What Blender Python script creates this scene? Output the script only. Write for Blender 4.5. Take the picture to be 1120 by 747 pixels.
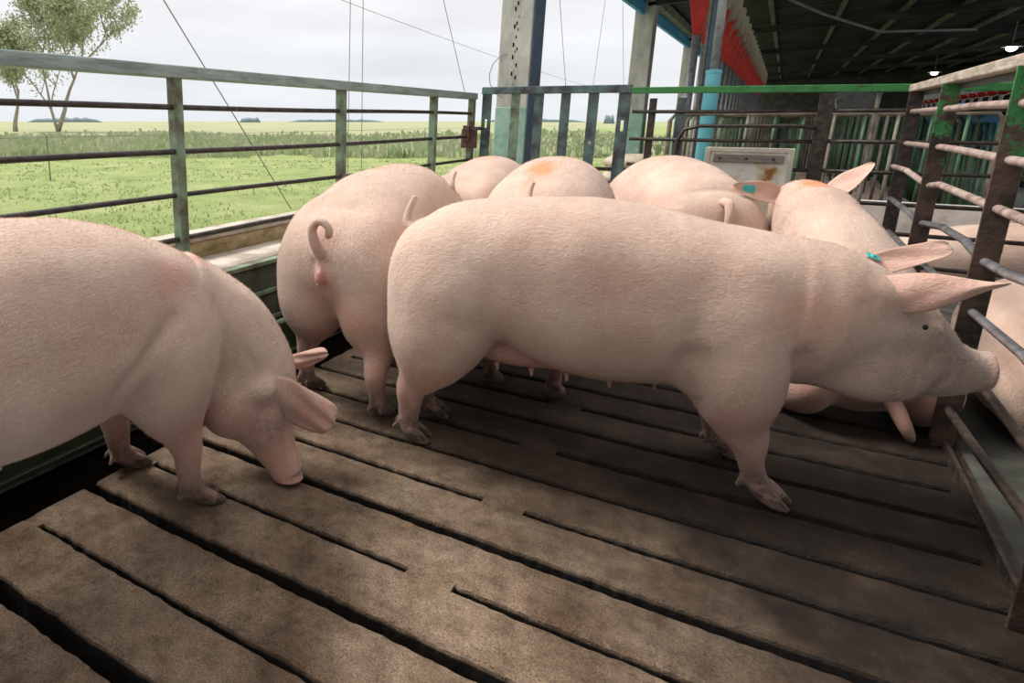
import bpy, bmesh, math, random
import numpy as np
from mathutils import Vector, Matrix, noise as mnoise
random.seed(7); rng = np.random.default_rng(11)
for o in list(bpy.data.objects): bpy.data.objects.remove(o)
S = bpy.context.scene; C = S.collection

# ------------------------------------------------------------ camera
F_PX, PX, PY = 685.0, 350.0, 292.0
PITCH, YAW, CAM_H = math.radians(13.147), math.radians(35.96), 1.2
cd = bpy.data.cameras.new('camera'); cam = bpy.data.objects.new('camera', cd); C.objects.link(cam)
cam.location = (0, 0, CAM_H); cam.rotation_euler = (math.radians(90) - PITCH, 0, YAW)
cd.sensor_width = 36; cd.lens = 36 * F_PX / 1120
cd.shift_x = (560 - PX) / 1120; cd.shift_y = -(373.5 - PY) / 1120
cd.clip_start = 0.02; cd.clip_end = 3000
S.camera = cam

# ------------------------------------------------------------ world, sun, exposure
S.view_settings.view_transform = 'Standard'; S.view_settings.look = 'None'
S.view_settings.gamma = 1; S.view_settings.use_curve_mapping = False
S.view_settings.exposure = -0.06
SKY_LOW, SKY_HIGH, SUN_W = 0.82, 1.65, 1.15
W = bpy.data.worlds.new('overcast'); S.world = W; W.use_nodes = True
nt = W.node_tree; nt.nodes.clear()
def wn(t, **k):
    n = nt.nodes.new(t)
    for a, b in k.items(): setattr(n, a, b)
    return n
tc = wn('ShaderNodeTexCoord'); sep = wn('ShaderNodeSeparateXYZ'); nt.links.new(tc.outputs['Generated'], sep.inputs[0])
ramp = wn('ShaderNodeValToRGB'); nt.links.new(sep.outputs['Z'], ramp.inputs[0])
e = ramp.color_ramp.elements
e[0].position = 0.0; e[0].color = (0.90, 0.93, 0.97, 1)
e[1].position = 1.0; e[1].color = (1.75, 1.72, 1.68, 1)
x = ramp.color_ramp.elements.new(0.2); x.color = (0.97, 0.98, 1.0, 1)
x = ramp.color_ramp.elements.new(0.55); x.color = (1.35, 1.33, 1.32, 1)
mp = wn('ShaderNodeMapping'); mp.inputs['Scale'].default_value = (1.6, 1.6, 9)
nt.links.new(tc.outputs['Generated'], mp.inputs[0])
nz = wn('ShaderNodeTexNoise'); nz.inputs['Scale'].default_value = 2.2; nz.inputs['Detail'].default_value = 5
nt.links.new(mp.outputs[0], nz.inputs['Vector'])
mr = wn('ShaderNodeMapRange'); nt.links.new(nz.outputs[0], mr.inputs[0])
mr.inputs[1].default_value = 0.3; mr.inputs[2].default_value = 0.7; mr.inputs[3].default_value = 0.9; mr.inputs[4].default_value = 1.06
vm = wn('ShaderNodeVectorMath', operation='SCALE'); nt.links.new(ramp.outputs[0], vm.inputs[0]); nt.links.new(mr.outputs[0], vm.inputs['Scale'])
bg = wn('ShaderNodeBackground'); bg.inputs[1].default_value = 1.0; nt.links.new(vm.outputs[0], bg.inputs[0])
out = wn('ShaderNodeOutputWorld'); nt.links.new(bg.outputs[0], out.inputs[0])

sd = bpy.data.lights.new('sun', 'SUN'); sd.energy = 4.2; sd.angle = math.radians(18); sd.color = (1.0, 0.94, 0.86)
sun = bpy.data.objects.new('sun', sd); C.objects.link(sun)
sv = Vector((0.62, 0.06, -0.78)).normalized()
sun.rotation_euler = sv.to_track_quat('-Z', 'Y').to_euler()

# ------------------------------------------------------------ materials
def mat(name, cols, scale=6, detail=6, rough=0.6, metal=0.0, bump=0.0, bscale=40, stretch=(1,1,1), rough2=None, emit=0, contrast=(0.35,0.65), coords='Object', bdist=0.01):
    m = bpy.data.materials.new(name); m.use_nodes = True; t = m.node_tree; N = t.nodes; L = t.links
    b = N['Principled BSDF']; b.inputs['Roughness'].default_value = rough; b.inputs['Metallic'].default_value = metal
    co = N.new('ShaderNodeTexCoord'); ma = N.new('ShaderNodeMapping'); ma.inputs['Scale'].default_value = stretch
    L.new(co.outputs[coords], ma.inputs[0])
    n = N.new('ShaderNodeTexNoise'); n.inputs['Scale'].default_value = scale; n.inputs['Detail'].default_value = detail
    n.inputs['Roughness'].default_value = 0.62
    L.new(ma.outputs[0], n.inputs['Vector'])
    r = N.new('ShaderNodeValToRGB'); L.new(n.outputs[0], r.inputs[0])
    el = r.color_ramp.elements; k = len(cols)
    el[0].position = contrast[0]; el[0].color = (*cols[0], 1); el[1].position = contrast[1]; el[1].color = (*cols[-1], 1)
    for i in range(1, k-1):
        q = el.new(contrast[0] + (contrast[1]-contrast[0])*i/(k-1)); q.color = (*cols[i], 1)
    L.new(r.outputs[0], b.inputs['Base Color'])
    if rough2 is not None:
        q = N.new('ShaderNodeMapRange'); L.new(n.outputs[0], q.inputs[0]); q.inputs[1].default_value = contrast[0]; q.inputs[2].default_value = contrast[1]
        q.inputs[3].default_value = rough; q.inputs[4].default_value = rough2; L.new(q.outputs[0], b.inputs['Roughness'])
    if bump:
        n2 = N.new('ShaderNodeTexNoise'); n2.inputs['Scale'].default_value = bscale; n2.inputs['Detail'].default_value = 8; L.new(ma.outputs[0], n2.inputs['Vector'])
        bm = N.new('ShaderNodeBump'); bm.inputs['Strength'].default_value = bump; bm.inputs['Distance'].default_value = bdist
        L.new(n2.outputs[0], bm.inputs['Height']); L.new(bm.outputs[0], b.inputs['Normal'])
    if emit:
        b.inputs['Emission Color'].default_value = (*cols[0], 1); b.inputs['Emission Strength'].default_value = emit
    return m
M = {}
M['rail_top'] = mat('weathered grey green rail', [(.16,.21,.19),(.24,.31,.29),(.33,.40,.38)], 9, stretch=(3,.5,3), bump=.4, rough=.45)
M['green_worn'] = mat('worn green paint', [(.09,.075,.055),(.14,.18,.12),(.19,.28,.19)], 9, bump=.3, rough=.5, contrast=(.36,.58))
M['green_paint'] = mat('green paint', [(.06,.05,.03),(.025,.14,.035),(.035,.20,.05)], 11, bump=.3, rough=.42, contrast=(.33,.5))
M['rail_dark'] = mat('dark rusted steel', [(.012,.010,.009),(.032,.023,.018),(.062,.045,.036)], 25, bump=.4, rough=.45)
M['rail_pink'] = mat('worn pink grey rail', [(.20,.13,.11),(.38,.28,.25),(.50,.40,.37)], 16, bump=.35, rough=.4)
M['rail_steel'] = mat('polished bare steel', [(.13,.13,.14),(.28,.28,.30),(.42,.42,.44)], 12, rough=.28, metal=.6, bump=.15)
M['plate_rust'] = mat('rusty plate with green paint', [(.012,.009,.008),(.035,.022,.017),(.085,.05,.036),(.06,.06,.03),(.025,.12,.04)], 5, bump=.5, rough=.42, contrast=(.36,.70))
M['rim_light'] = mat('sanded top rail', [(.20,.22,.15),(.42,.34,.28),(.55,.47,.41)], 10, stretch=(3,.7,3), bump=.4, rough=.5)
M['gate_blue'] = mat('blue grey gate paint', [(.035,.035,.035),(.07,.10,.11),(.10,.17,.15)], 7, bump=.3, rough=.4, contrast=(.38,.62))
M['concrete_col'] = mat('pale column concrete', [(.30,.29,.27),(.45,.44,.41),(.55,.54,.50)], 5, bump=.5, rough=.8, stretch=(1,1,.35))
M['teal_paint'] = mat('pale green wash', [(.22,.34,.29),(.27,.44,.36),(.36,.50,.43)], 8, bump=.3, rough=.7)
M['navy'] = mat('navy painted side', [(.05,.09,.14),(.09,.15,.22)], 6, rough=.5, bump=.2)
M['fascia'] = mat('bright blue fascia', [(.02,.26,.50),(.03,.36,.62),(.06,.44,.68)], 4, rough=.5, bump=.2)
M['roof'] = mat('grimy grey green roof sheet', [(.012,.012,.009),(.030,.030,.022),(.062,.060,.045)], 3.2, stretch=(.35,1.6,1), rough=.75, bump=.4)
M['beam'] = mat('green grey beam', [(.06,.062,.042),(.13,.14,.09),(.24,.25,.16)], 5, rough=.6, bump=.3)
M['red'] = mat('red plastic', [(.45,.012,.012),(.62,.03,.02)], 6, rough=.4)
M['beige'] = mat('dusty beige hopper', [(.38,.31,.23),(.55,.47,.37)], 9, rough=.6, bump=.2)
M['galv'] = mat('galvanised pipe', [(.20,.21,.22),(.33,.34,.35),(.22,.19,.17)], 9, rough=.4, metal=.3)
M['blue_pipe'] = mat('sky blue barrel', [(.12,.46,.56),(.20,.60,.68)], 5, rough=.4, bump=.1)
M['blue_bag'] = mat('blue plastic sheet', [(.02,.10,.26),(.03,.22,.48)], 9, rough=.35, bump=.6, bscale=12)
M['white_dirty'] = mat('dirty white board', [(.30,.13,.03),(.58,.48,.32),(.70,.67,.60)], 5.5, rough=.5, bump=.2, contrast=(.37,.52))
M['grey_wood'] = mat('grey wooden batten', [(.14,.12,.10),(.24,.22,.19)], 6, stretch=(.4,3,3), rough=.8, bump=.3)
M['frame_wood'] = mat('pale wood frame', [(.38,.34,.27),(.52,.48,.40)], 6, rough=.7, bump=.3)
M['crate_green'] = mat('stall bar green', [(.05,.045,.035),(.045,.10,.05),(.07,.18,.085)], 6, rough=.45, contrast=(.36,.6))
M['crate_grey'] = mat('stall bar dull', [(.12,.095,.07),(.24,.21,.16),(.38,.35,.29)], 6, rough=.5)
M['trough_green'] = mat('mossy green board', [(.010,.012,.008),(.025,.038,.016),(.045,.06,.028)], 6, rough=.5, bump=.4)
M['wall_grey'] = mat('stained wall', [(.035,.04,.03),(.085,.09,.065),(.13,.13,.10)], 4, rough=.7, bump=.4, stretch=(1,1,.6))
M['ledge'] = mat('pale concrete ledge', [(.30,.25,.20),(.45,.39,.33),(.55,.50,.44)], 7, rough=.85, bump=.5)
M['straw'] = mat('straw coloured bank', [(.22,.17,.08),(.38,.30,.16),(.46,.38,.24)], 9, rough=.9, bump=.6, stretch=(1,1,2))
M['black'] = mat('pit', [(.003,.0025,.002),(.005,.004,.003)], 5, rough=1)
M['alley'] = mat('dark wet alley concrete', [(.035,.04,.035),(.07,.075,.065),(.11,.11,.095)], 4, rough=.35, rough2=.7, bump=.3)
M['white_wall'] = mat('limewashed kerb', [(.42,.41,.39),(.66,.65,.63),(.74,.73,.71)], 4, rough=.8, bump=.2)
M['wire'] = mat('wire', [(.14,.14,.14),(.22,.22,.22)], 5, rough=.5)
M['lamp'] = mat('lamp glow', [(1,.98,.95),(1,.98,.95)], 5, emit=14)
M['teal_tag'] = mat('teal plastic', [(.04,.38,.36),(.06,.48,.45)], 5, rough=.35)
M['latch'] = mat('rusty latch', [(.05,.02,.018),(.14,.055,.045)], 20, rough=.5, bump=.4)
M['bristle'] = mat('pale bristle', [(.66,.53,.43),(.78,.68,.58)], 30, rough=.5)
M['eye'] = mat('eye', [(.008,.005,.004),(.012,.008,.006)], 5, rough=.08)
M['bark'] = mat('pale bark', [(.22,.19,.15),(.40,.36,.30)], 6, rough=.9, bump=.5)
M['leaf'] = mat('willow leaf', [(.30,.35,.20),(.40,.44,.28),(.48,.50,.36)], .9, rough=.6)
M['weed'] = mat('rank weeds', [(.30,.36,.19),(.39,.45,.26),(.50,.47,.36)], .5, rough=.8)
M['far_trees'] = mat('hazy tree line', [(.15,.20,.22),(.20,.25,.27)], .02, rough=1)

M['black'].node_tree.nodes['Principled BSDF'].inputs['Specular IOR Level'].default_value = 0
def post_mat():
    m = mat('rusty plate with green paint left near the top', [(.012,.009,.008),(.035,.022,.017),(.085,.05,.036),(.06,.04,.03)], 6, bump=.5, rough=.42, contrast=(.34,.7))
    t = m.node_tree; N = t.nodes; L = t.links; b = N['Principled BSDF']; src = b.inputs['Base Color'].links[0].from_socket
    co = N.new('ShaderNodeTexCoord'); sp = N.new('ShaderNodeSeparateXYZ'); L.new(co.outputs['Object'], sp.inputs[0])
    n = N.new('ShaderNodeTexNoise'); n.inputs['Scale'].default_value = 11; n.inputs['Detail'].default_value = 7; n.inputs['Roughness'].default_value = .7; L.new(co.outputs['Object'], n.inputs['Vector'])
    a = N.new('ShaderNodeMath'); a.operation = 'MULTIPLY_ADD'; L.new(n.outputs[0], a.inputs[0]); a.inputs[1].default_value = 2.2; L.new(sp.outputs['Z'], a.inputs[2])
    r = N.new('ShaderNodeMapRange'); L.new(a.outputs[0], r.inputs[0]); r.inputs[1].default_value = 2.27; r.inputs[2].default_value = 2.36
    x = N.new('ShaderNodeMix'); x.data_type = 'RGBA'; L.new(r.outputs[0], x.inputs[0]); L.new(src, x.inputs[6]); x.inputs[7].default_value = (.03,.17,.045,1); L.new(x.outputs[2], b.inputs['Base Color'])
    return m
M['plate_rust'] = post_mat()
# ------------------------------------------------------------ builders
def wloc(o):
    v = Vector((0,0,0))
    while o is not None: v += o.location; o = o.parent
    return v
class MB:
    def __init__(s): s.v = []; s.f = []
    def add(s, vs, fs):
        n = len(s.v); s.v += [tuple(map(float, a)) for a in vs]; s.f += [tuple(n+i for i in f) for f in fs]; return s
    def box(s, a, b):
        (x0,y0,z0),(x1,y1,z1) = a, b
        return s.add([(x0,y0,z0),(x1,y0,z0),(x1,y1,z0),(x0,y1,z0),(x0,y0,z1),(x1,y0,z1),(x1,y1,z1),(x0,y1,z1)],
                     [(0,3,2,1),(4,5,6,7),(0,1,5,4),(1,2,6,5),(2,3,7,6),(3,0,4,7)])
    def beam(s, a, b, w, h, up=(0,0,1)):
        a = Vector(a); b = Vector(b); t = (b-a).normalized(); up = Vector(up)
        r = t.cross(up)
        if r.length < 1e-4: r = t.cross(Vector((1,0,0)))
        r.normalize(); u = r.cross(t); vs = []
        for p in (a, b):
            for i, j in ((-1,-1),(1,-1),(1,1),(-1,1)): vs.append(p + r*(i*w/2) + u*(j*h/2))
        return s.add(vs, [(3,2,1,0),(4,5,6,7),(0,1,5,4),(1,2,6,5),(2,3,7,6),(3,0,4,7)])
    def tube(s, pts, r, n=8, caps=True):
        pts = [Vector(p) for p in pts]; R = r if isinstance(r, (list, tuple)) else [r]*len(pts)
        vs = []; fs = []; prev = None
        for i, p in enumerate(pts):
            t = (pts[min(i+1, len(pts)-1)] - pts[max(i-1, 0)]).normalized()
            if prev is None:
                a = Vector((0,0,1)) if abs(t.z) < .9 else Vector((1,0,0)); u = t.cross(a).normalized()
            else: u = (prev - t*prev.dot(t)).normalized()
            prev = u; w = t.cross(u)
            for k in range(n):
                q = 2*math.pi*k/n; vs.append(p + (u*math.cos(q) + w*math.sin(q))*R[i])
        for i in range(len(pts)-1):
            for k in range(n): a = i*n+k; b = i*n+(k+1)%n; fs.append((a, b, b+n, a+n))
        if caps: fs.append(tuple(range(n))[::-1]); fs.append(tuple(range((len(pts)-1)*n, len(pts)*n)))
        return s.add(vs, fs)
    def lathe(s, c, prof, n=16):
        vs = []; fs = []
        for r, z in prof:
            for k in range(n): q = 2*math.pi*k/n; vs.append((c[0]+r*math.cos(q), c[1]+r*math.sin(q), c[2]+z))
        for i in range(len(prof)-1):
            for k in range(n): a = i*n+k; b = i*n+(k+1)%n; fs.append((a, b, b+n, a+n))
        fs.append(tuple(range(n))[::-1]); fs.append(tuple(range((len(prof)-1)*n, len(prof)*n)))
        return s.add(vs, fs)
    def build(s, name, m, parent=None, bevel=0, smooth=False):
        o0 = wloc(parent) if parent is not None else Vector((0,0,0))
        me = bpy.data.meshes.new(name); me.from_pydata([(a-o0.x, b-o0.y, c-o0.z) for a, b, c in s.v], [], s.f)
        me.materials.append(m if not isinstance(m, str) else M[m])
        o = bpy.data.objects.new(name, me); C.objects.link(o); o.parent = parent
        if smooth:
            for p in me.polygons: p.use_smooth = True
        if bevel:
            b = o.modifiers.new('bevel', 'BEVEL'); b.width = bevel; b.segments = 2; b.limit_method = 'ANGLE'
        return o
def tag(o, label, cat, group=None, kind=None):
    o['label'] = label; o['category'] = cat
    if group: o['group'] = group
    if kind: o['kind'] = kind
    return o
def thing(name, label, cat, loc=(0,0,0), group=None):
    o = bpy.data.objects.new(name, None); C.objects.link(o); o.location = loc; o.empty_display_size = .1
    return tag(o, label, cat, group)
def struct(o): o['kind'] = 'structure'; return o
def copy_tree(o, parent=None):
    c = o.copy(); C.objects.link(c); c.parent = parent
    for ch in [k for k in bpy.data.objects if k.parent == o]: copy_tree(ch, c)
    return c
# ------------------------------------------------------------ floor of precast slats
def slat_mat():
    m = bpy.data.materials.new('slat concrete'); m.use_nodes = True; t = m.node_tree; N = t.nodes; L = t.links
    b = N['Principled BSDF']; co = N.new('ShaderNodeTexCoord')
    def noise(scale, detail=8, rough=.6, vec=None):
        n = N.new('ShaderNodeTexNoise'); n.inputs['Scale'].default_value = scale; n.inputs['Detail'].default_value = detail; n.inputs['Roughness'].default_value = rough
        L.new(vec or co.outputs['Object'], n.inputs['Vector']); return n
    def ramp(src, stops):
        r = N.new('ShaderNodeValToRGB'); L.new(src, r.inputs[0]); el = r.color_ramp.elements
        el[0].position, el[0].color = stops[0][0], (*stops[0][1], 1); el[1].position, el[1].color = stops[-1][0], (*stops[-1][1], 1)
        for p, c in stops[1:-1]: q = el.new(p); q.color = (*c, 1)
        return r
    def mix(a, bb, f, mode='MIX'):
        x = N.new('ShaderNodeMix'); x.data_type = 'RGBA'; x.blend_type = mode
        if isinstance(f, float): x.inputs[0].default_value = f
        else: L.new(f, x.inputs[0])
        L.new(a, x.inputs[6]); L.new(bb, x.inputs[7]); return x.outputs[2]
    dry = ramp(noise(5).outputs[0], [(.3,(.175,.115,.073)),(.5,(.28,.202,.143)),(.7,(.395,.30,.225))])
    wet = ramp(noise(7).outputs[0], [(.3,(.012,.007,.004)),(.5,(.026,.016,.010)),(.7,(.058,.038,.024))])  # wet brown taken darker to carry the shade at back and right
    speck = ramp(noise(120, 6, .75).outputs[0], [(.34,(.35,.28,.2)),(.46,(1,1,1))])
    mott = ramp(noise(19, 9, .72).outputs[0], [(.34,(.62,.56,.5)),(.5,(1,1,1)),(.66,(1.25,1.22,1.18))])
    dry_s = mix(mix(dry.outputs[0], speck.outputs[0], .9, 'MULTIPLY'), mott.outputs[0], 1.0, 'MULTIPLY')
    grit = ramp(noise(230, 3, .8).outputs[0], [(.40,(.72,.70,.68)),(.5,(1,1,1)),(.62,(1.5,1.48,1.42))])
    dry_s = mix(dry_s, grit.outputs[0], 1.0, 'MULTIPLY')
    stain = ramp(noise(2.3, 7, .6).outputs[0], [(.40,(.42,.36,.30)),(.52,(1,1,1))])
    dry_s = mix(dry_s, stain.outputs[0], .8, 'MULTIPLY')
    wet_shaded = mix(wet.outputs[0], mott.outputs[0], .9, 'MULTIPLY')
    # wet, fouled floor with shade painted in: behind the sows, along the right fence
    sep = N.new('ShaderNodeSeparateXYZ'); L.new(co.outputs['Object'], sep.inputs[0])
    def math_(op, a, bb):
        x = N.new('ShaderNodeMath'); x.operation = op
        for i, v in enumerate((a, bb)):
            if isinstance(v, (int, float)): x.inputs[i].default_value = v
            else: L.new(v, x.inputs[i])
        return x.outputs[0]
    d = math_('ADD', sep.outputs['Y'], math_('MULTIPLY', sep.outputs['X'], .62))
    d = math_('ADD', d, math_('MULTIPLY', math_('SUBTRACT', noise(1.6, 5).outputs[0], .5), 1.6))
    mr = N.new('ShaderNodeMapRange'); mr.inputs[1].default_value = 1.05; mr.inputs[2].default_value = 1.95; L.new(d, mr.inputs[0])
    col = mix(dry_s, wet_shaded, mr.outputs[0])
    # dung on the slat sides, coloured darker still to paint the gaps' shade
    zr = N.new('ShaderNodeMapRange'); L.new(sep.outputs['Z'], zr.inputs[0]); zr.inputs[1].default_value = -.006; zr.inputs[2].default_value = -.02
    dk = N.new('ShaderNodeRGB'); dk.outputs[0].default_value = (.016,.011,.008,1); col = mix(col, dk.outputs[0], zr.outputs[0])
    L.new(col, b.inputs['Base Color'])
    rr = N.new('ShaderNodeMapRange'); L.new(math_('ADD', math_('MULTIPLY', mr.outputs[0], .5), noise(3, 4).outputs[0]), rr.inputs[0])
    rr.inputs[1].default_value = .45; rr.inputs[2].default_value = 1.15; rr.inputs[3].default_value = .78; rr.inputs[4].default_value = .42
    L.new(rr.outputs[0], b.inputs['Roughness']); b.inputs['Specular IOR Level'].default_value = .35
    n3 = noise(70, 9, .75); n4 = noise(9, 5)
    h = math_('ADD', n3.outputs[0], math_('MULTIPLY', n4.outputs[0], 1.5))
    bm = N.new('ShaderNodeBump'); bm.inputs['Strength'].default_value = 1.0; bm.inputs['Distance'].default_value = .016
    L.new(h, bm.inputs['Height']); L.new(bm.outputs[0], b.inputs['Normal'])
    return m
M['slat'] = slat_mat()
def slat_piece(mb, x0, x1, yc0, yc1, seed, endround=True):
    """one slat from x0 to x1 whose two edges are functions of x, with a chipped rounded edge"""
    n = max(4, int((x1-x0)/.010)); prof_n = 7
    rows = []
    for i in range(n+1):
        x = x0 + (x1-x0)*i/n
        e0 = .0045*mnoise.noise((x*9, seed*3.1, 0)) + .0045*mnoise.noise((x*33, seed*3.1, 5)); e1 = .0045*mnoise.noise((x*9, seed*3.1, 9)) + .0045*mnoise.noise((x*33, seed*7.1, 5))
        a, b = yc0(x)+e0, yc1(x)+e1
        row = [(x, a+.006, -.13), (x, a, -.014), (x, a+.003, -.005), (x, a+.011, -.0005)]
        for k in range(1, 5):
            y = a + (b-a)*k/5; row.append((x, y, .0022*mnoise.noise((x*5, y*7, seed))))
        row += [(x, b-.011, -.0005), (x, b-.003, -.005), (x, b, -.014), (x, b-.006, -.13)]
        rows.append(row)
    m = len(rows[0]); vs = [p for r in rows for p in r]; fs = []
    for i in range(n):
        for k in range(m-1): a = i*m+k; fs.append((a, a+m, a+m+1, a+1))
    fs.append(tuple(range(m))); fs.append(tuple(range(n*m, (n+1)*m))[::-1])
    mb.add(vs, fs)
fl = MB()
GX0, GX1 = -1.74, .66
def gline(k):
    base = 1.575 + .2175*k
    return lambda x: base + .055*(x+.5) + .028*max(0, x+.3)**1.4 - .012*(x+1.2)*(1 if x < -1.2 else 0)
def gw(k): return (.024 if k % 2 else (.034 if k % 4 else .040))*(1+.25*math.sin(k*2.7))
for k in range(-6, 19):
    g0, g1 = gline(k), gline(k+1); w0, w1 = gw(k)/2, gw(k+1)/2
    slat_piece(fl, GX0, GX1, (lambda x, g=g0, w=w0: g(x)+w), (lambda x, g=g1, w=w1: g(x)-w), k+20)
for k in range(-6, 19):
    if k % 2:   # odd gaps are slots inside one precast unit: bridged at both ends and in the middle
        g = gline(k); w = gw(k)/2 + .012
        s = (0, .06, -.05)[k % 3]
        for a, b in ((GX0, GX0+.06), (-.66+s*.4, -.53+s*.4), (GX1-.05, GX1)):
            n = 8; vs = []; fs = []
            for i in range(n+1):
                x = a+(b-a)*i/n
                vs += [(x, g(x)-w, -.004), (x, g(x)-w*.3, -.003), (x, g(x)+w*.3, -.003), (x, g(x)+w, -.004), (x, g(x)+w, -.12), (x, g(x)-w, -.12)]
            for i in range(n):
                for q in range(6): c0 = i*6+q; c1 = i*6+(q+1) % 6; fs.append((c0, c1, c1+6, c0+6))
            fs.append((5,4,3,2,1,0)); fs.append(tuple(n*6+j for j in range(6))); fl.add(vs, fs)
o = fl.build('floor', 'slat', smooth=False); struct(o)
# pit under the slats, gutter beside the trough, alley and barn floors
p = MB(); p.box((-1.95,-.6,-.75), (.72,5.9,-.7)); p.box((-1.99,-.6,-.75), (-1.95,5.9,-.04)); struct(p.build('floor_pit', 'black'))
p = MB(); p.box((-1.955,-.6,-.09), (GX0+.012,5.9,-.012)); struct(p.build('floor_gutter', 'black'))
p = MB(); p.box((.665,-.6,-.12), (9.5,46,-.005)); p.box((-2.1,5.72,-.12), (.665,46,-.005)); struct(p.build('floor_alley', 'alley'))
# ------------------------------------------------------------ ground outside
def ground_mat():
    m = bpy.data.materials.new('meadow'); m.use_nodes = True; t = m.node_tree; N = t.nodes; L = t.links
    b = N['Principled BSDF']; b.inputs['Roughness'].default_value = .95; b.inputs['Specular IOR Level'].default_value = .1
    co = N.new('ShaderNodeTexCoord'); sep = N.new('ShaderNodeSeparateXYZ'); L.new(co.outputs['Object'], sep.inputs[0])
    def noise(scale, d=6):
        n = N.new('ShaderNodeTexNoise'); n.inputs['Scale'].default_value = scale; n.inputs['Detail'].default_value = d; n.inputs['Roughness'].default_value = .65; L.new(co.outputs['Object'], n.inputs['Vector']); return n
    def ramp(n, stops):
        r = N.new('ShaderNodeValToRGB'); L.new(n.outputs[0], r.inputs[0]); el = r.color_ramp.elements
        el[0].position, el[0].color = stops[0][0], (*stops[0][1], 1); el[1].position, el[1].color = stops[-1][0], (*stops[-1][1], 1)
        for p_, c in stops[1:-1]: q = el.new(p_); q.color = (*c, 1)
        return r
    near = ramp(noise(.9, 12), [(.3,(.19,.25,.095)),(.5,(.27,.33,.13)),(.68,(.36,.39,.19))])
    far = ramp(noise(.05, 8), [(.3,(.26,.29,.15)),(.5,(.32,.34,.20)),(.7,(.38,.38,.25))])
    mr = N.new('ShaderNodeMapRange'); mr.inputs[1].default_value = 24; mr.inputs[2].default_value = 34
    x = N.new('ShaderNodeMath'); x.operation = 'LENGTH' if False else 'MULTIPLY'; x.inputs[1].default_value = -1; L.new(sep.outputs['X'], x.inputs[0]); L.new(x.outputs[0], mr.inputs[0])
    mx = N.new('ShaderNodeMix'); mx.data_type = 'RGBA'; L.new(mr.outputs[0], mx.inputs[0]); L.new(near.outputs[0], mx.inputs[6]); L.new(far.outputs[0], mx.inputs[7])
    L.new(mx.outputs[2], b.inputs['Base Color'])
    bm = N.new('ShaderNodeBump'); bm.inputs['Strength'].default_value = .9; bm.inputs['Distance'].default_value = .12; L.new(noise(7, 10).outputs[0], bm.inputs['Height']); L.new(bm.outputs[0], b.inputs['Normal'])
    return m
M['meadow'] = ground_mat()
g = MB(); g.add([(-2.9,-60,-.3),(-2.9,46,-.3),(-2.9,900,-.3),(-1400,1400,-.3),(-1400,-60,-.3),(600,46,-.3),(600,1400,-.3)], [(0,1,3,4),(1,5,6,3)])
struct(g.build('floor_meadow', 'meadow'))
# outer kerb bank and ledge under the left fence
p = MB(); p.box((-2.58,-1.5,-.4), (-2.44,5.9,.575)); struct(p.build('trim_1', 'straw', bevel=.012))
p = MB(); p.box((-2.60,-1.5,.575), (-2.43,5.9,.61)); struct(p.build('trim_2', 'ledge', bevel=.01))
p = MB(); p.box((-2.44,-1.5,-.3), (-2.16,5.9,.49)); struct(p.build('wall_left', 'ledge', bevel=.012))
# ------------------------------------------------------------ feeding trough along the left wall
t = thing('feed_trough', 'long dark green feeding trough running along the floor under the left fence', 'trough', (-1.97, 2.5, 0))
p = MB(); p.beam((-1.955,-.5,.10),(-1.955,5.45,.10), .03, .185); p.build('front_board', 'trough_green', t, bevel=.006)
p = MB(); p.beam((-1.94,-.5,.030),(-1.94,5.45,.030), .035, .022); p.build('lower_rim', 'trough_green', t, bevel=.004)
p = MB(); p.tube([(-1.955,-.5,.20),(-1.955,5.45,.20)], .017, 8); p.build('upper_rim', 'green_worn', t)
p = MB(); p.beam((-2.045,-.5,.05),(-2.045,5.45,.05), .15, .03); p.build('trough_bed', 'trough_green', t)
p = MB(); p.beam((-2.125,-.5,.235),(-2.125,5.45,.235), .03, .47); p.build('back_board', 'wall_grey', t, bevel=.004)
p = MB()
for z in (.17, .32): p.beam((-2.108,-.5,z),(-2.108,5.45,z), .02, .022)
p.build('back_rib', 'green_worn', t, bevel=.003)
p = MB(); p.beam((-2.12,-.5,.478),(-2.12,5.45,.478), .05, .022); p.build('back_rim', 'green_worn', t, bevel=.003)
# ------------------------------------------------------------ left fence
FX = -2.3
t = thing('pen_fence', 'long pipe fence with a broad grey green top rail beside the meadow', 'fence', (FX, 2.5, .48))
p = MB(); p.beam((FX,-1.2,1.422),(FX,5.53,1.412), .075, .055); p.build('top_rail', 'rail_top', t, bevel=.006)
for z, r in ((1.262,.013),(1.056,.0135),(.850,.0125),(.640,.014)):
    pts = [(FX+.006*math.sin(y*2+z*9), y, z+.004*math.sin(y*1.7+z*5)) for y in np.linspace(-1.2, 5.56, 24)]
    p = MB(); p.tube(pts, r, 8); p.build('rail', 'rail_dark', t, smooth=True)
for y in (.45, 2.03, 3.40, 4.72, 5.49):
    p = MB(); p.beam((FX,y,.47),(FX,y,1.40), .055, .05, up=(0,1,0)); p.build('post', 'green_worn', t, bevel=.004)
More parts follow.
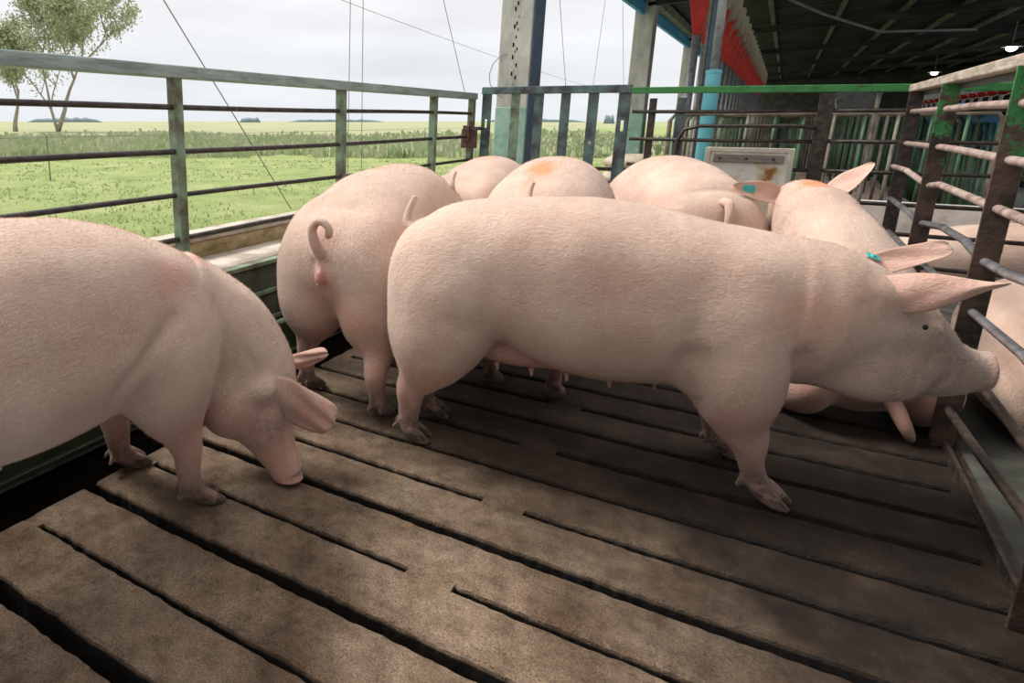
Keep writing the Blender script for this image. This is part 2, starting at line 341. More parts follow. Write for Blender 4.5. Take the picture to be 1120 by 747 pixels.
# ------------------------------------------------------------ pigs: one continuous surface each, grown from a signed field
def skin_mat():
    m = bpy.data.materials.new('pig skin'); m.use_nodes = True; t = m.node_tree; N = t.nodes; L = t.links
    b = N['Principled BSDF']; co = N.new('ShaderNodeTexCoord')
    def noise(scale, d=6, r=.6, st=(1,1,1), dist=0):
        ma = N.new('ShaderNodeMapping'); ma.inputs['Scale'].default_value = st; L.new(co.outputs['Object'], ma.inputs[0])
        n = N.new('ShaderNodeTexNoise'); n.inputs['Scale'].default_value = scale; n.inputs['Detail'].default_value = d; n.inputs['Roughness'].default_value = r
        n.inputs['Distortion'].default_value = dist; L.new(ma.outputs[0], n.inputs['Vector']); return n
    def ramp(src, stops):
        r = N.new('ShaderNodeValToRGB'); L.new(src, r.inputs[0]); el = r.color_ramp.elements
        el[0].position, el[0].color = stops[0][0], (*stops[0][1], 1); el[1].position, el[1].color = stops[-1][0], (*stops[-1][1], 1)
        for p_, c in stops[1:-1]: q = el.new(p_); q.color = (*c, 1)
        return r.outputs[0]
    def mix(a, bb, f, mode='MIX'):
        x = N.new('ShaderNodeMix'); x.data_type = 'RGBA'; x.blend_type = mode; x.clamp_factor = True
        if isinstance(f, float): x.inputs[0].default_value = f
        else: L.new(f, x.inputs[0])
        for i, v in ((6, a), (7, bb)):
            if isinstance(v, tuple): x.inputs[i].default_value = (*v, 1)
            else: L.new(v, x.inputs[i])
        return x.outputs[2]
    def math_(op, a, bb):
        x = N.new('ShaderNodeMath'); x.operation = op
        for i, v in enumerate((a, bb)):
            if isinstance(v, (int, float)): x.inputs[i].default_value = v
            else: L.new(v, x.inputs[i])
        return x.outputs[0]
    base = ramp(noise(3.5, 8, .65).outputs[0], [(.3,(.52,.325,.255)),(.5,(.615,.435,.35)),(.7,(.69,.53,.44))])
    # fine pale hair over the skin, lying back and down
    hair = noise(210, 5, .7, (.22, 1, .6), .6)
    col = mix(base, (.72,.57,.46), ramp(hair.outputs[0], [(.46,(0,0,0)),(.68,(.35,.35,.35))]))
    at = N.new('ShaderNodeVertexColor'); at.layer_name = 'mask'; sc = N.new('ShaderNodeSeparateColor'); L.new(at.outputs[0], sc.inputs[0])
    col = mix(col, (.60,.23,.19), sc.outputs[0])                                   # bare pink skin
    blot = ramp(noise(24, 6, .7).outputs[0], [(.35,(.45,.45,.45)),(.58,(1,1,1))])
    x = N.new('ShaderNodeMath'); x.operation = 'MULTIPLY'; x15 = math_('MULTIPLY', sc.outputs[1], 1.5); L.new(x15, x.inputs[0])
    sb = N.new('ShaderNodeSeparateColor'); L.new(blot, sb.inputs[0]); L.new(sb.outputs[0], x.inputs[1])
    col = mix(col, (.060,.036,.022), x.outputs[0])                                   # dung and mud on the legs
    col = mix(col, (.86,.26,.10), math_('MULTIPLY', math_('MULTIPLY', sc.outputs[2], 1.6), sb.outputs[0]))  # orange marking spray
    L.new(col, b.inputs['Base Color'])
    b.inputs['Roughness'].default_value = .55; b.inputs['Specular IOR Level'].default_value = .3
    b.inputs['Subsurface Weight'].default_value = .12; b.inputs['Subsurface Radius'].default_value = (.03,.012,.008); b.inputs['Subsurface Scale'].default_value = .5
    b.inputs['Sheen Weight'].default_value = .35; b.inputs['Sheen Roughness'].default_value = .45; b.inputs['Sheen Tint'].default_value = (1,.95,.9,1)
    h = math_('ADD', hair.outputs[0], math_('MULTIPLY', noise(26, 5, .6, (1,1,.6), .6).outputs[0], 1.1))
    bm = N.new('ShaderNodeBump'); bm.inputs['Strength'].default_value = .8; bm.inputs['Distance'].default_value = .006
    L.new(h, bm.inputs['Height']); L.new(bm.outputs[0], b.inputs['Normal'])
    return m
M['skin'] = skin_mat()

def spline(pts, n):
    """Catmull-Rom through rows of pts, resampled to n rows"""
    P = np.array(pts, float); m = len(P); t = np.linspace(0, m-1, n); i = np.minimum(t.astype(int), m-2); f = (t-i)[:, None]
    g = lambda k: P[np.clip(k, 0, m-1)]
    p0, p1, p2, p3 = g(i-1), g(i), g(i+1), g(i+2)
    return .5*((2*p1)+(-p0+p2)*f+(2*p0-5*p1+4*p2-p3)*f*f+(-p0+3*p1-3*p2+p3)*f**3)
class Field:
    def __init__(s, lo, hi, vox):
        s.vox = vox; s.lo = np.array(lo, float); s.n = np.ceil((np.array(hi)-s.lo)/vox).astype(int)+1
        s.ax = [s.lo[i]+vox*np.arange(s.n[i]) for i in range(3)]
        s.F = np.full(s.n, 1.0, np.float32)
    def region(s, lo, hi):
        a = [max(0, int((lo[i]-s.lo[i])/s.vox)) for i in range(3)]; b = [min(s.n[i], int((hi[i]-s.lo[i])/s.vox)+2) for i in range(3)]
        if any(b[i] <= a[i] for i in range(3)): return None, None
        sl = tuple(slice(a[i], b[i]) for i in range(3))
        X, Y, Z = np.meshgrid(*[s.ax[i][sl[i]] for i in range(3)], indexing='ij')
        return sl, np.stack([X, Y, Z], -1).astype(np.float32)
    def merge(s, sl, d, k, sub=False):
        A = s.F[sl]
        if sub: A2 = -A; h = np.maximum(k-np.abs(A2-d), 0)/k; s.F[sl] = -(np.minimum(A2, d)-h*h*k*.25); return
        h = np.maximum(k-np.abs(A-d), 0)/k; s.F[sl] = np.minimum(A, d)-h*h*k*.25
    def sweep(s, nodes, k=.05, n=48, rt=None, p=2.0, up=(0,0,1), ups=None, sub=False):
        """nodes: x,y,z,half_width,half_height"""
        Q = spline(nodes, n); C0 = Q[:, :3]; T = np.gradient(C0, axis=0); T /= np.linalg.norm(T, axis=1)[:, None]
        U = np.tile(np.array(up, float), (n, 1)) if ups is None else spline(ups, n)
        U = U-T*(U*T).sum(1)[:, None]; U /= np.linalg.norm(U, axis=1)[:, None]; R = np.cross(T, U)
        rm = max(Q[:, 3].max(), Q[:, 4].max()) + (rt or 0) + k + s.vox*2
        sl, P = s.region(C0.min(0)-rm, C0.max(0)+rm)
        if sl is None: return
        best = np.full(P.shape[:3], 1e9, np.float32); idx = np.zeros(P.shape[:3], np.int32)
        for i in range(n):
            d = ((P-C0[i].astype(np.float32))**2).sum(-1); m = d < best; best[m] = d[m]; idx[m] = i
        # refine along the tangent
        D = P-C0[idx]; Tt = T[idx]; c = (D*Tt).sum(-1)
        seg = np.linalg.norm(np.diff(C0, axis=0), axis=1); ds = np.append(seg, seg[-1]); ds2 = np.insert(seg, 0, seg[0])
        step = np.where(c > 0, ds[idx], ds2[idx]); f = idx+np.clip(c/step, -.5, .5); f = np.clip(f, 0, n-1)
        i0 = np.minimum(f.astype(int), n-2); w = (f-i0)[..., None]
        cc = C0[i0]*(1-w)+C0[i0+1]*w; tt = T[i0]*(1-w)+T[i0+1]*w; uu = U[i0]*(1-w)+U[i0+1]*w; rr = R[i0]*(1-w)+R[i0+1]*w
        hw = (Q[i0, 3]*(1-w[..., 0])+Q[i0+1, 3]*w[..., 0]); hh = (Q[i0, 4]*(1-w[..., 0])+Q[i0+1, 4]*w[..., 0])
        D = P-cc; a = np.abs((D*rr).sum(-1))/hw; b = np.abs((D*uu).sum(-1))/hh
        ct = (D*tt).sum(-1); end = (f <= 0) | (f >= n-1)
        rtt = rt if rt else np.minimum(hw, hh)
        c = np.where(end, np.abs(ct), 0)/rtt
        q = ((a**p+b**p)**(2/p)+c*c)**.5+1e-6
        L_ = np.linalg.norm(D, axis=-1); d = L_*(1-1/q); d = np.where(q < .3, -np.minimum(hw, hh)*.7, d)
        s.merge(sl, d.astype(np.float32), k, sub)
    def ell(s, c, r, k=.05, yaw=0, pitch=0, sub=False):
        rm = max(r)+k+2*s.vox; sl, P = s.region(np.array(c)-rm, np.array(c)+rm)
        if sl is None: return
        D = P-np.array(c, np.float32); cy, sy = math.cos(yaw), math.sin(yaw); cp, sp = math.cos(pitch), math.sin(pitch)
        x = D[..., 0]*cy+D[..., 1]*sy; y = -D[..., 0]*sy+D[..., 1]*cy; z = D[..., 2]
        x, z = x*cp+z*sp, -x*sp+z*cp
        q = np.sqrt((x/r[0])**2+(y/r[1])**2+(z/r[2])**2)+1e-6
        L_ = np.sqrt(x*x+y*y+z*z); d = L_*(1-1/q); d = np.where(q < .3, -min(r)*.7, d)
        s.merge(sl, d.astype(np.float32), k, sub)
    def crease(s, pts, depth, sig, n=24):
        C0 = spline(pts, n); rm = sig*3; sl, P = s.region(C0.min(0)-rm, C0.max(0)+rm)
        if sl is None: return
        best = np.full(P.shape[:3], 1e9, np.float32)
        for i in range(n): best = np.minimum(best, ((P-C0[i].astype(np.float32))**2).sum(-1))
        s.F[sl] += depth*np.exp(-best/(sig*sig))
    def lumps(s, amp, freq, seed):
        r = np.random.default_rng(seed); X, Y, Z = np.meshgrid(*s.ax, indexing='ij', sparse=True)
        for i in range(6):
            k = r.normal(size=3)*freq; ph = r.uniform(0, 6.28, 3)
            s.F += (amp*np.sin(k[0]*X+ph[0]+1.3*np.sin(k[1]*.7*Y))*np.sin(k[1]*Y+ph[1])*np.cos(k[2]*Z+ph[2])).astype(np.float32)
    def mesh(s):
        F = s.F; s0 = F < 0; nx, ny, nz = F.shape
        c = np.zeros((nx-1, ny-1, nz-1), np.int8)
        for i in (0, 1):
            for j in (0, 1):
                for k in (0, 1): c += s0[i:nx-1+i, j:ny-1+j, k:nz-1+k]
        act = (c > 0) & (c < 8); ids = np.full(act.shape, -1, np.int64); I = np.argwhere(act); ids[act] = np.arange(len(I))
        acc = np.zeros((len(I), 3)); cnt = np.zeros(len(I))
        for ax in range(3):
            o1, o2 = [a for a in range(3) if a != ax]
            for u in (0, 1):
                for v in (0, 1):
                    a = I.copy(); a[:, o1] += u; a[:, o2] += v; b = a.copy(); b[:, ax] += 1
                    fa = F[a[:, 0], a[:, 1], a[:, 2]]; fb = F[b[:, 0], b[:, 1], b[:, 2]]; m = (fa < 0) != (fb < 0)
                    t = fa[m]/(fa[m]-fb[m]); pp = a[m].astype(float); pp[:, ax] += t; acc[m] += pp; cnt[m] += 1
        V = acc/cnt[:, None]*s.vox+s.lo
        faces = []
        for ax in range(3):
            o1, o2 = (ax+1) % 3, (ax+2) % 3
            sa = [slice(1, -1)]*3; sa[ax] = slice(0, -1); sb = [slice(1, -1)]*3; sb[ax] = slice(1, None)
            A = s0[tuple(sa)]; B = s0[tuple(sb)]; E = np.argwhere(A != B); inside = A[A != B]
            E[:, o1] += 1; E[:, o2] += 1
            def cell(u, v): q = E.copy(); q[:, o1] += u; q[:, o2] += v; return ids[q[:, 0], q[:, 1], q[:, 2]]
            q = np.stack([cell(-1, -1), cell(0, -1), cell(0, 0), cell(-1, 0)], 1)
            q[~inside] = q[~inside][:, ::-1]; faces.append(q)
        return V, np.concatenate(faces)

def ear_mesh(base, tip, side, nrm, w, cup=.02, sag=0.0, th=.0045, curl=0.0, nu=18, nv=12, blunt=.16, root=.72, ruff=0.0, ex=.9):
    base, tip, side, nrm = [np.array(a, float) for a in (base, tip, side, nrm)]
    d = tip-base; side = side-d*(side@d)/(d@d); side /= np.linalg.norm(side); nrm = nrm-d*(nrm@d)/(d@d); nrm -= side*(nrm@side); nrm /= np.linalg.norm(nrm)
    V = []; Fc = []
    for sgn in (1, -1):
        for i in range(nu+1):
            u = i/nu
            ww = w*(root+(1-root)*math.sin(min(u/.30, 1)*math.pi/2)) if u < .30 else w*(blunt+(1-blunt)*math.cos((u-.30)/.70*math.pi/2)**ex)
            if u > .93: ww *= math.sqrt(max(0, 1-((u-.93)/.075)**2))*.98+.02
            for j in range(nv+1):
                v = j/nv*2-1; t = th*(1-.75*abs(v)**3)*(1-.5*u)
                pp = base+d*u+side*(v*ww)+nrm*(cup*(v*v)*(1-.5*u)+sag*u*u*4*(.25)+curl*(u**3)+.003*math.sin(9*u+4*v)+ruff*u*math.sin(7*v+5*u)*.02+sgn*t)
                V.append(pp)
    m = nv+1; K = (nu+1)*m
    for i in range(nu):
        for j in range(nv):
            a = i*m+j; Fc.append((a, a+m, a+m+1, a+1)); a += K; Fc.append((a, a+1, a+m+1, a+m))
    for i in range(nu):
        for j, fl_ in ((0, 1), (nv, 0)):
            a = i*m+j; f = (a, a+m, a+m+K, a+K); Fc.append(f[::-1] if fl_ else f)
    for j in range(nv): a = nu*m+j; Fc.append((a, a+1, a+1+K, a+K)[::-1])
    return np.array(V), Fc

def bristles(o, V, Q, n, ln):
    g = np.random.default_rng(5); A, B, Cc, D = V[Q[:, 0]], V[Q[:, 1]], V[Q[:, 2]], V[Q[:, 3]]
    N = np.cross(Cc-A, D-B); ar = np.linalg.norm(N, axis=1); keep = ar > 1e-12; A, B, Cc, D, N, ar = [q[keep] for q in (A, B, Cc, D, N, ar)]
    N = N/ar[:, None]; w = ar*np.clip((A[:, 2]-.16)*5, 0, 1); i = g.choice(len(ar), n, p=w/w.sum()); u, v = g.random((2, n, 1))
    P = (A[i]*(1-u)+B[i]*u)*(1-v)+(D[i]*(1-u)+Cc[i]*u)*v; N = N[i]
    d = np.array([-1, 0, -.45])+g.normal(0, .28, (n, 3)); d -= N*(d*N).sum(1)[:, None]; d /= np.linalg.norm(d, axis=1)[:, None]
    L_ = ln*g.uniform(.6, 1.3, (n, 1)); side = np.cross(N, d); wd = .0005*g.uniform(.7, 1.4, (n, 1))
    P0 = P-N*.003; P1 = P+d*L_*.55+N*L_*.17; P2 = P+d*L_+N*L_*.22
    vs = np.stack([P0-side*wd, P0+side*wd, P1+side*wd*.8, P1-side*wd*.8, P2], 1).reshape(-1, 3); k = np.arange(n)*5
    me = bpy.data.meshes.new('bristles'); me.vertices.add(len(vs)); me.vertices.foreach_set('co', vs.ravel())
    fv = np.stack([k, k+1, k+2, k+3, k+3, k+2, k+4], 1).ravel(); me.loops.add(len(fv)); me.loops.foreach_set('vertex_index', fv.astype(np.int32))
    me.polygons.add(2*n); ls = np.stack([np.arange(n)*7, np.arange(n)*7+4], 1).ravel(); me.polygons.foreach_set('loop_start', ls.astype(np.int32)); me.update(calc_edges=True)
    me.materials.append(M['bristle']); c = bpy.data.objects.new('bristles', me); C.objects.link(c); c.parent = o; c['kind'] = 'stuff'
def make_pig(name, label, loc, head_deg, sp, vox=.011, group=None):
    """sp: dict of the pose in the animal's own frame (x forward, y to its left, z up)"""
    F = Field(sp['lo'], sp['hi'], vox)
    F.sweep(sp['trunk'], k=.01, n=64, rt=sp.get('rt', .17), p=2.25, ups=sp.get('ups'))
    F.sweep(sp['head'], k=.05, n=48, rt=.02, p=2.2, ups=sp.get('hups'))
    for e_ in sp.get('ells', []): F.ell(e_[0], e_[1], e_[2], *(e_[3:] if len(e_) > 3 else ()))
    for lg in sp['legs']:
        F.sweep([(x, y, z, r*.86, r) for x, y, z, r in lg['p']], k=lg.get('k', .055), n=40, up=(1, 0, .01))
        fx, fy, fz, r = lg['p'][-1]; hd = lg.get('toe', 0); cx, sx = math.cos(hd), math.sin(hd)
        for sgn in (-1, 1):
            def tr(a, b, z): return (fx+a*cx-b*sx, fy+a*sx+b*cx, z+lg.get('z0', 0))
            F.sweep([(*tr(-.016, sgn*.016, .062), .021, .027), (*tr(.018, sgn*.025, .038), .0215, .030), (*tr(.052, sgn*.031, .021), .019, .021), (*tr(.080, sgn*.030, .010), .012, .010)], k=.006, n=16, up=(0, 0, 1))
            F.sweep([(*tr(-.025, sgn*.020, .085), .013, .013), (*tr(-.050, sgn*.026, .060), .011, .012), (*tr(-.058, sgn*.028, .045), .008, .009)], k=.012, n=10, up=(1, 0, .01))
    if 'lumps' in sp: F.lumps(*sp['lumps'])
    else: F.lumps(.0022, 13, 3)
    for c_ in sp.get('creases', []): F.crease(c_[0], c_[1], c_[2])
    for s_ in sp.get('cuts', []): F.ell(s_[0], s_[1], .006, *(s_[2:] if len(s_) > 2 else ()), sub=True)
    V, Q = F.mesh(); V = list(V); n0 = len(V); faces = [tuple(q) for q in Q.tolist()]; mats = [0]*len(faces)
    V = np.array(V); extra_pink = []
    for ea in sp.get('ears', []):
        v, f = ear_mesh(*ea[0], **ea[1]); k = len(V); V = np.vstack([V, v]); faces += [tuple(k+i for i in q) for q in f]; mats += [0]*len(f); extra_pink.append((k, len(V)))
    mb = MB()
    for tl in sp.get('tubes', []):
        P_ = spline([(*q[:3], q[3], 0) for q in tl], 26); k = len(mb.v); mb.tube([tuple(q[:3]) for q in P_], [float(q[3]) for q in P_], 10)
    if mb.v: k = len(V); V = np.vstack([V, np.array(mb.v)]); faces += [tuple(k+i for i in q) for q in mb.f]; mats += [0]*len(mb.f)
    mb = MB()
    for c_, r_ in sp.get('eyes', []): mb.lathe(c_, [(r_*math.sin(math.pi*i/8)+1e-5, -r_*math.cos(math.pi*i/8)) for i in range(9)], 12)
    if mb.v: k = len(V); V = np.vstack([V, np.array(mb.v)]); faces += [tuple(k+i for i in q) for q in mb.f]; mats += [1]*len(mb.f)
    me = bpy.data.meshes.new(name); me.from_pydata(V.tolist(), [], faces); me.materials.append(M['skin']); me.materials.append(M['eye'])
    me.polygons.foreach_set('material_index', mats); me.polygons.foreach_set('use_smooth', [True]*len(faces))
    msk = np.zeros((len(V), 4), np.float32); msk[:, 3] = 1
    msk[:, 1] = np.clip(np.clip((.21-V[:, 2]+sp.get('zfloor', 0))/.18, 0, .75)+np.clip((.040-V[:, 2])/.02, 0, .5), 0, 1)*sp.get('mud', 1)                     # dirty lower legs
    for c_, r_ in sp.get('clean', []): msk[np.linalg.norm(V-np.array(c_), axis=1) < r_, 1] *= .25
    zb = sp.get('belly', .36); msk[:, 0] = np.clip((zb-V[:, 2])/.12, 0, .32)
    for a, b in extra_pink: msk[a:b, 0] = .24
    for c_, r_, ch, am in sp.get('marks', []):
        d = np.linalg.norm((V-np.array(c_))/np.array(r_), axis=1); msk[:, ch] = np.maximum(msk[:, ch], am*np.clip(1.5-d*1.2, 0, 1))
    ca = me.color_attributes.new('mask', 'FLOAT_COLOR', 'POINT'); ca.data.foreach_set('color', msk.ravel())
    o = bpy.data.objects.new(name, me); C.objects.link(o); o.location = loc; o.rotation_euler = (0, 0, math.radians(head_deg))
    sm = o.modifiers.new('smooth', 'SMOOTH'); sm.factor = .5; sm.iterations = sp.get('sm', 3)
    tag(o, label, 'pig', group)
    if sp.get('hair'): bristles(o, V[:n0], Q, sp['hair'], sp.get('hairlen', .015))
    return o
def profile(top, bot, wid, xs, lat=((0, 0), (1, 0))):
    f = lambda t, x: float(np.interp(x, [a for a, _ in t], [b for _, b in t]))
    return [(x, f(lat, x), (f(top, x)+f(bot, x))/2, f(wid, x), (f(top, x)-f(bot, x))/2) for x in xs]
def teats(xs, y, z): return [[(x, s*y, z(x)+.014, .011), (x+.002, s*y*1.02, z(x)-.002, .007), (x+.003, s*y*1.03, z(x)-.014, .005)] for x in xs for s in (-1, 1)]
def hind(x, y, s, fx=None, fy=None):   # s=+1 left, -1 right
    fx = x if fx is None else fx; fy = y if fy is None else fy
    return {'p': [(x+.12, s*(y+.03), .60, .17), (x+.12, s*(y+.03), .45, .145), (x+.07, s*(y+.02), .35, .10), (x-.01, s*(y+.005), .26, .062), (fx-.035, s*(fy+.002), .20, .046), (fx-.022, s*fy, .12, .037), (fx-.01, s*fy, .065, .034), (fx, s*fy, .048, .032)]}
def fore(x, y, s, fx=None, fy=None):
    fx = x if fx is None else fx; fy = y if fy is None else fy
    return {'p': [(x-.04, s*(y-.01), .58, .13), (x-.06, s*y, .44, .115), (x-.05, s*y, .33, .078), (x-.02+(fx-x)*.5, s*y, .22, .053), (fx-.03, s*(y+fy)/2, .17, .048), (fx-.022, s*fy, .11, .036), (fx-.012, s*fy, .065, .034), (fx, s*fy, .048, .032)]}
LO, HI = (-.22, -.42, -.02), (1.86, .42, 1.06)
TOP = [(.05,.85),(.18,.925),(.43,.955),(.72,.93),(.91,.89),(1.12,.85),(1.25,.82)]
BOT = [(.05,.47),(.16,.42),(.28,.345),(.48,.305),(.72,.305),(.95,.34),(1.12,.38),(1.25,.39)]
WID = [(.05,.20),(.2,.25),(.5,.275),(.8,.265),(1.05,.25),(1.25,.20)]
XS = [.06,.15,.26,.38,.5,.65,.8,.95,1.1,1.22]
HEAD = [(1.16,0,.61,.21,.21),(1.26,0,.60,.19,.215),(1.36,0,.572,.165,.21),(1.44,0,.55,.142,.180),(1.50,0,.53,.118,.155),(1.57,0,.497,.092,.115),(1.63,0,.478,.068,.080),(1.68,0,.468,.054,.060),(1.722,0,.466,.050,.053)]
def hams(z=.56): return [((.10, .13, z), (.20,.135,.27), .07), ((.10, -.13, z), (.20,.135,.27), .07), ((1.0,.14,.55),(.17,.12,.24),.06), ((1.0,-.14,.55),(.17,.12,.24),.06)]
def snout(x, y, z, d=(1,0,0)):
    return [((x+.002, y, z), (.013,.056,.058), .008)]

# --- the big sow standing broadside in the middle
def sow_main():
    near = -1
    bot = [(.05,.48),(.14,.47),(.24,.465),(.33,.43),(.43,.375),(.54,.330),(.72,.308),(.95,.34),(1.12,.38),(1.25,.385)]
    hd = [(1.16,0,.61,.21,.21),(1.26,0,.60,.19,.215),(1.34,0,.575,.168,.205),(1.41,0,.552,.145,.180),(1.47,0,.533,.122,.158),(1.53,0,.507,.097,.125),(1.59,0,.482,.074,.088),(1.645,0,.470,.058,.066),(1.70,0,.466,.051,.055)]
    sp = dict(lo=LO, hi=HI, trunk=profile(TOP, bot, WID, XS), head=hd, mud=.8, hair=60000)
    sp['ells'] = hams()+[((1.706,0,.466),(.014,.061,.063),.006)]+[((1.40,-.085,.45),(.14,.075,.09),.05),((1.40,.085,.45),(.14,.075,.09),.05),((1.53,0,.415),(.15,.06,.045),.04),((.04,-.13,.42),(.12,.10,.16),.05),((.06,.13,.42),(.12,.10,.15),.05),  # jowls
        ((1.035,-.185,.46),(.125,.10,.20),.022),
        ((.40,.02,.385),(.26,.115,.075),.02),                                       # udder
        ((1.36,-.10,.69),(.07,.05,.05),.04),((1.37,.10,.69),(.07,.05,.05),.04),   # ear roots
        ((1.505,-.088,.60),(.04,.02,.022),.02),((1.505,.088,.60),(.04,.02,.022),.02)]
    sp['legs'] = [
      {'p': [(.12,-.13,.60,.17),(.11,-.14,.46,.155),(.075,-.135,.35,.122),(.03,-.125,.27,.080),(-.005,-.118,.21,.058),(-.010,-.112,.13,.045),(-.014,-.11,.075,.041),(-.010,-.11,.05,.036)], 'toe': 0},
      {'p': [(.12,.13,.60,.17),(.12,.14,.46,.14),(.09,.135,.35,.10),(.05,.13,.27,.062),(.03,.125,.20,.047),(.02,.12,.12,.037),(.02,.12,.065,.034),(.03,.12,.05,.032)]},
      {'p': [(1.0,-.13,.60,.14),(1.0,-.145,.46,.135),(1.02,-.15,.36,.112),(1.055,-.15,.27,.084),(1.09,-.15,.20,.060),(1.108,-.148,.13,.040),(1.125,-.146,.080,.036),(1.143,-.145,.055,.035)], 'toe': -.35},
      {'p': [(.99,.13,.60,.14),(.98,.14,.45,.12),(.99,.145,.33,.08),(1.03,.147,.22,.054),(1.06,.147,.16,.046),(1.07,.147,.10,.036),(1.085,.147,.065,.033),(1.10,.147,.05,.032)]}]
    sp['ears'] = [
      (((1.345,-.125,.700),(1.615,-.175,.772),(.1,-.35,-.93),(0,-.9,.4)), dict(w=.060, cup=-.022, sag=.015, curl=.0, blunt=.08, root=.98, ex=1.7)),
      (((1.39,.11,.725),(1.635,.15,.815),(-.2,.7,.8),(0,-.8,.7)), dict(w=.040, cup=.014, blunt=.72, root=.8))]
    sp['tubes'] = teats([.30,.42,.54,.68,.82,.95], .06, lambda x: float(np.interp(x, [.25,.4,.55,.7,.95], [.325,.312,.308,.302,.334])))
    sp['tubes'].append([(-.03,0,.80,.024),(-.065,.01,.825,.019),(-.06,.02,.87,.016),(-.045,.02,.905,.014),(-.04,.02,.925,.010)])
    sp['eyes'] = [((1.487,-.112,.615),.0085),((1.487,.112,.615),.0085)]
    sp['creases'] = [([(1.335,-.175,.70),(1.345,-.20,.62),(1.33,-.19,.52)],.007,.012),([(1.37,-.16,.68),(1.385,-.185,.60),(1.37,-.18,.50)],.006,.010),([(1.30,-.19,.69),(1.30,-.215,.62),(1.285,-.21,.55)],.005,.012),
        ([(.885,-.25,.50),(.89,-.245,.43),(.905,-.22,.37),(.93,-.18,.32)],.020,.032),([(.87,-.26,.58),(.885,-.255,.48)],.006,.035),([(.14,-.27,.54),(.22,-.27,.50),(.30,-.26,.47)],.006,.034),([(1.16,-.22,.52),(1.18,-.2,.42),(1.15,-.15,.36)],.018,.028),([(.25,-.28,.80),(.28,-.29,.68),(.26,-.28,.56)],.006,.04),
        ([(1.425,-.16,.56),(1.435,-.16,.47),(1.43,-.13,.38)],.009,.012),([(1.54,-.10,.40),(1.58,-.09,.425),(1.62,-.075,.42),(1.67,-.06,.425)],.018,.009),([(1.60,-.085,.53),(1.62,-.08,.50),(1.63,-.075,.46)],.004,.01)]
    sp['creases'] += [([(x,-y if 0 else s*y,z) for x,y,z in c], d, w) for c, d, w in [] for s in (1,)]
    sp['cuts'] = [((1.721,-.02,.468),(.014,.010,.013)),((1.721,.02,.468),(.014,.010,.013))]
    sp['marks'] = [((1.721,0,.466),(.03,.08,.08),0,.75),((.35,0,.33),(.35,.2,.10),0,.6),((1.54,-.1,.5),(.20,.2,.15),1,.30),((1.55,0,.42),(.2,.2,.06),1,.30),((1.2,-.22,.66),(.20,.1,.10),2,.13),((.62,-.27,.72),(.12,.1,.08),0,.22),((1.1,-.2,.5),(.2,.1,.15),0,.16),
        ((1.62,-.1,.62),(.10,.06,.04),0,.0),((1.385,.115,.735),(.02,.02,.02),0,.3)]
    return sp
c17 = math.degrees(math.atan2(.29, .957))
main_sow = make_pig('sow', 'big pink sow standing broadside in the middle, snout at the right hand rails', (-1.05, 2.11, 0), c17, sow_main(), vox=.0085)

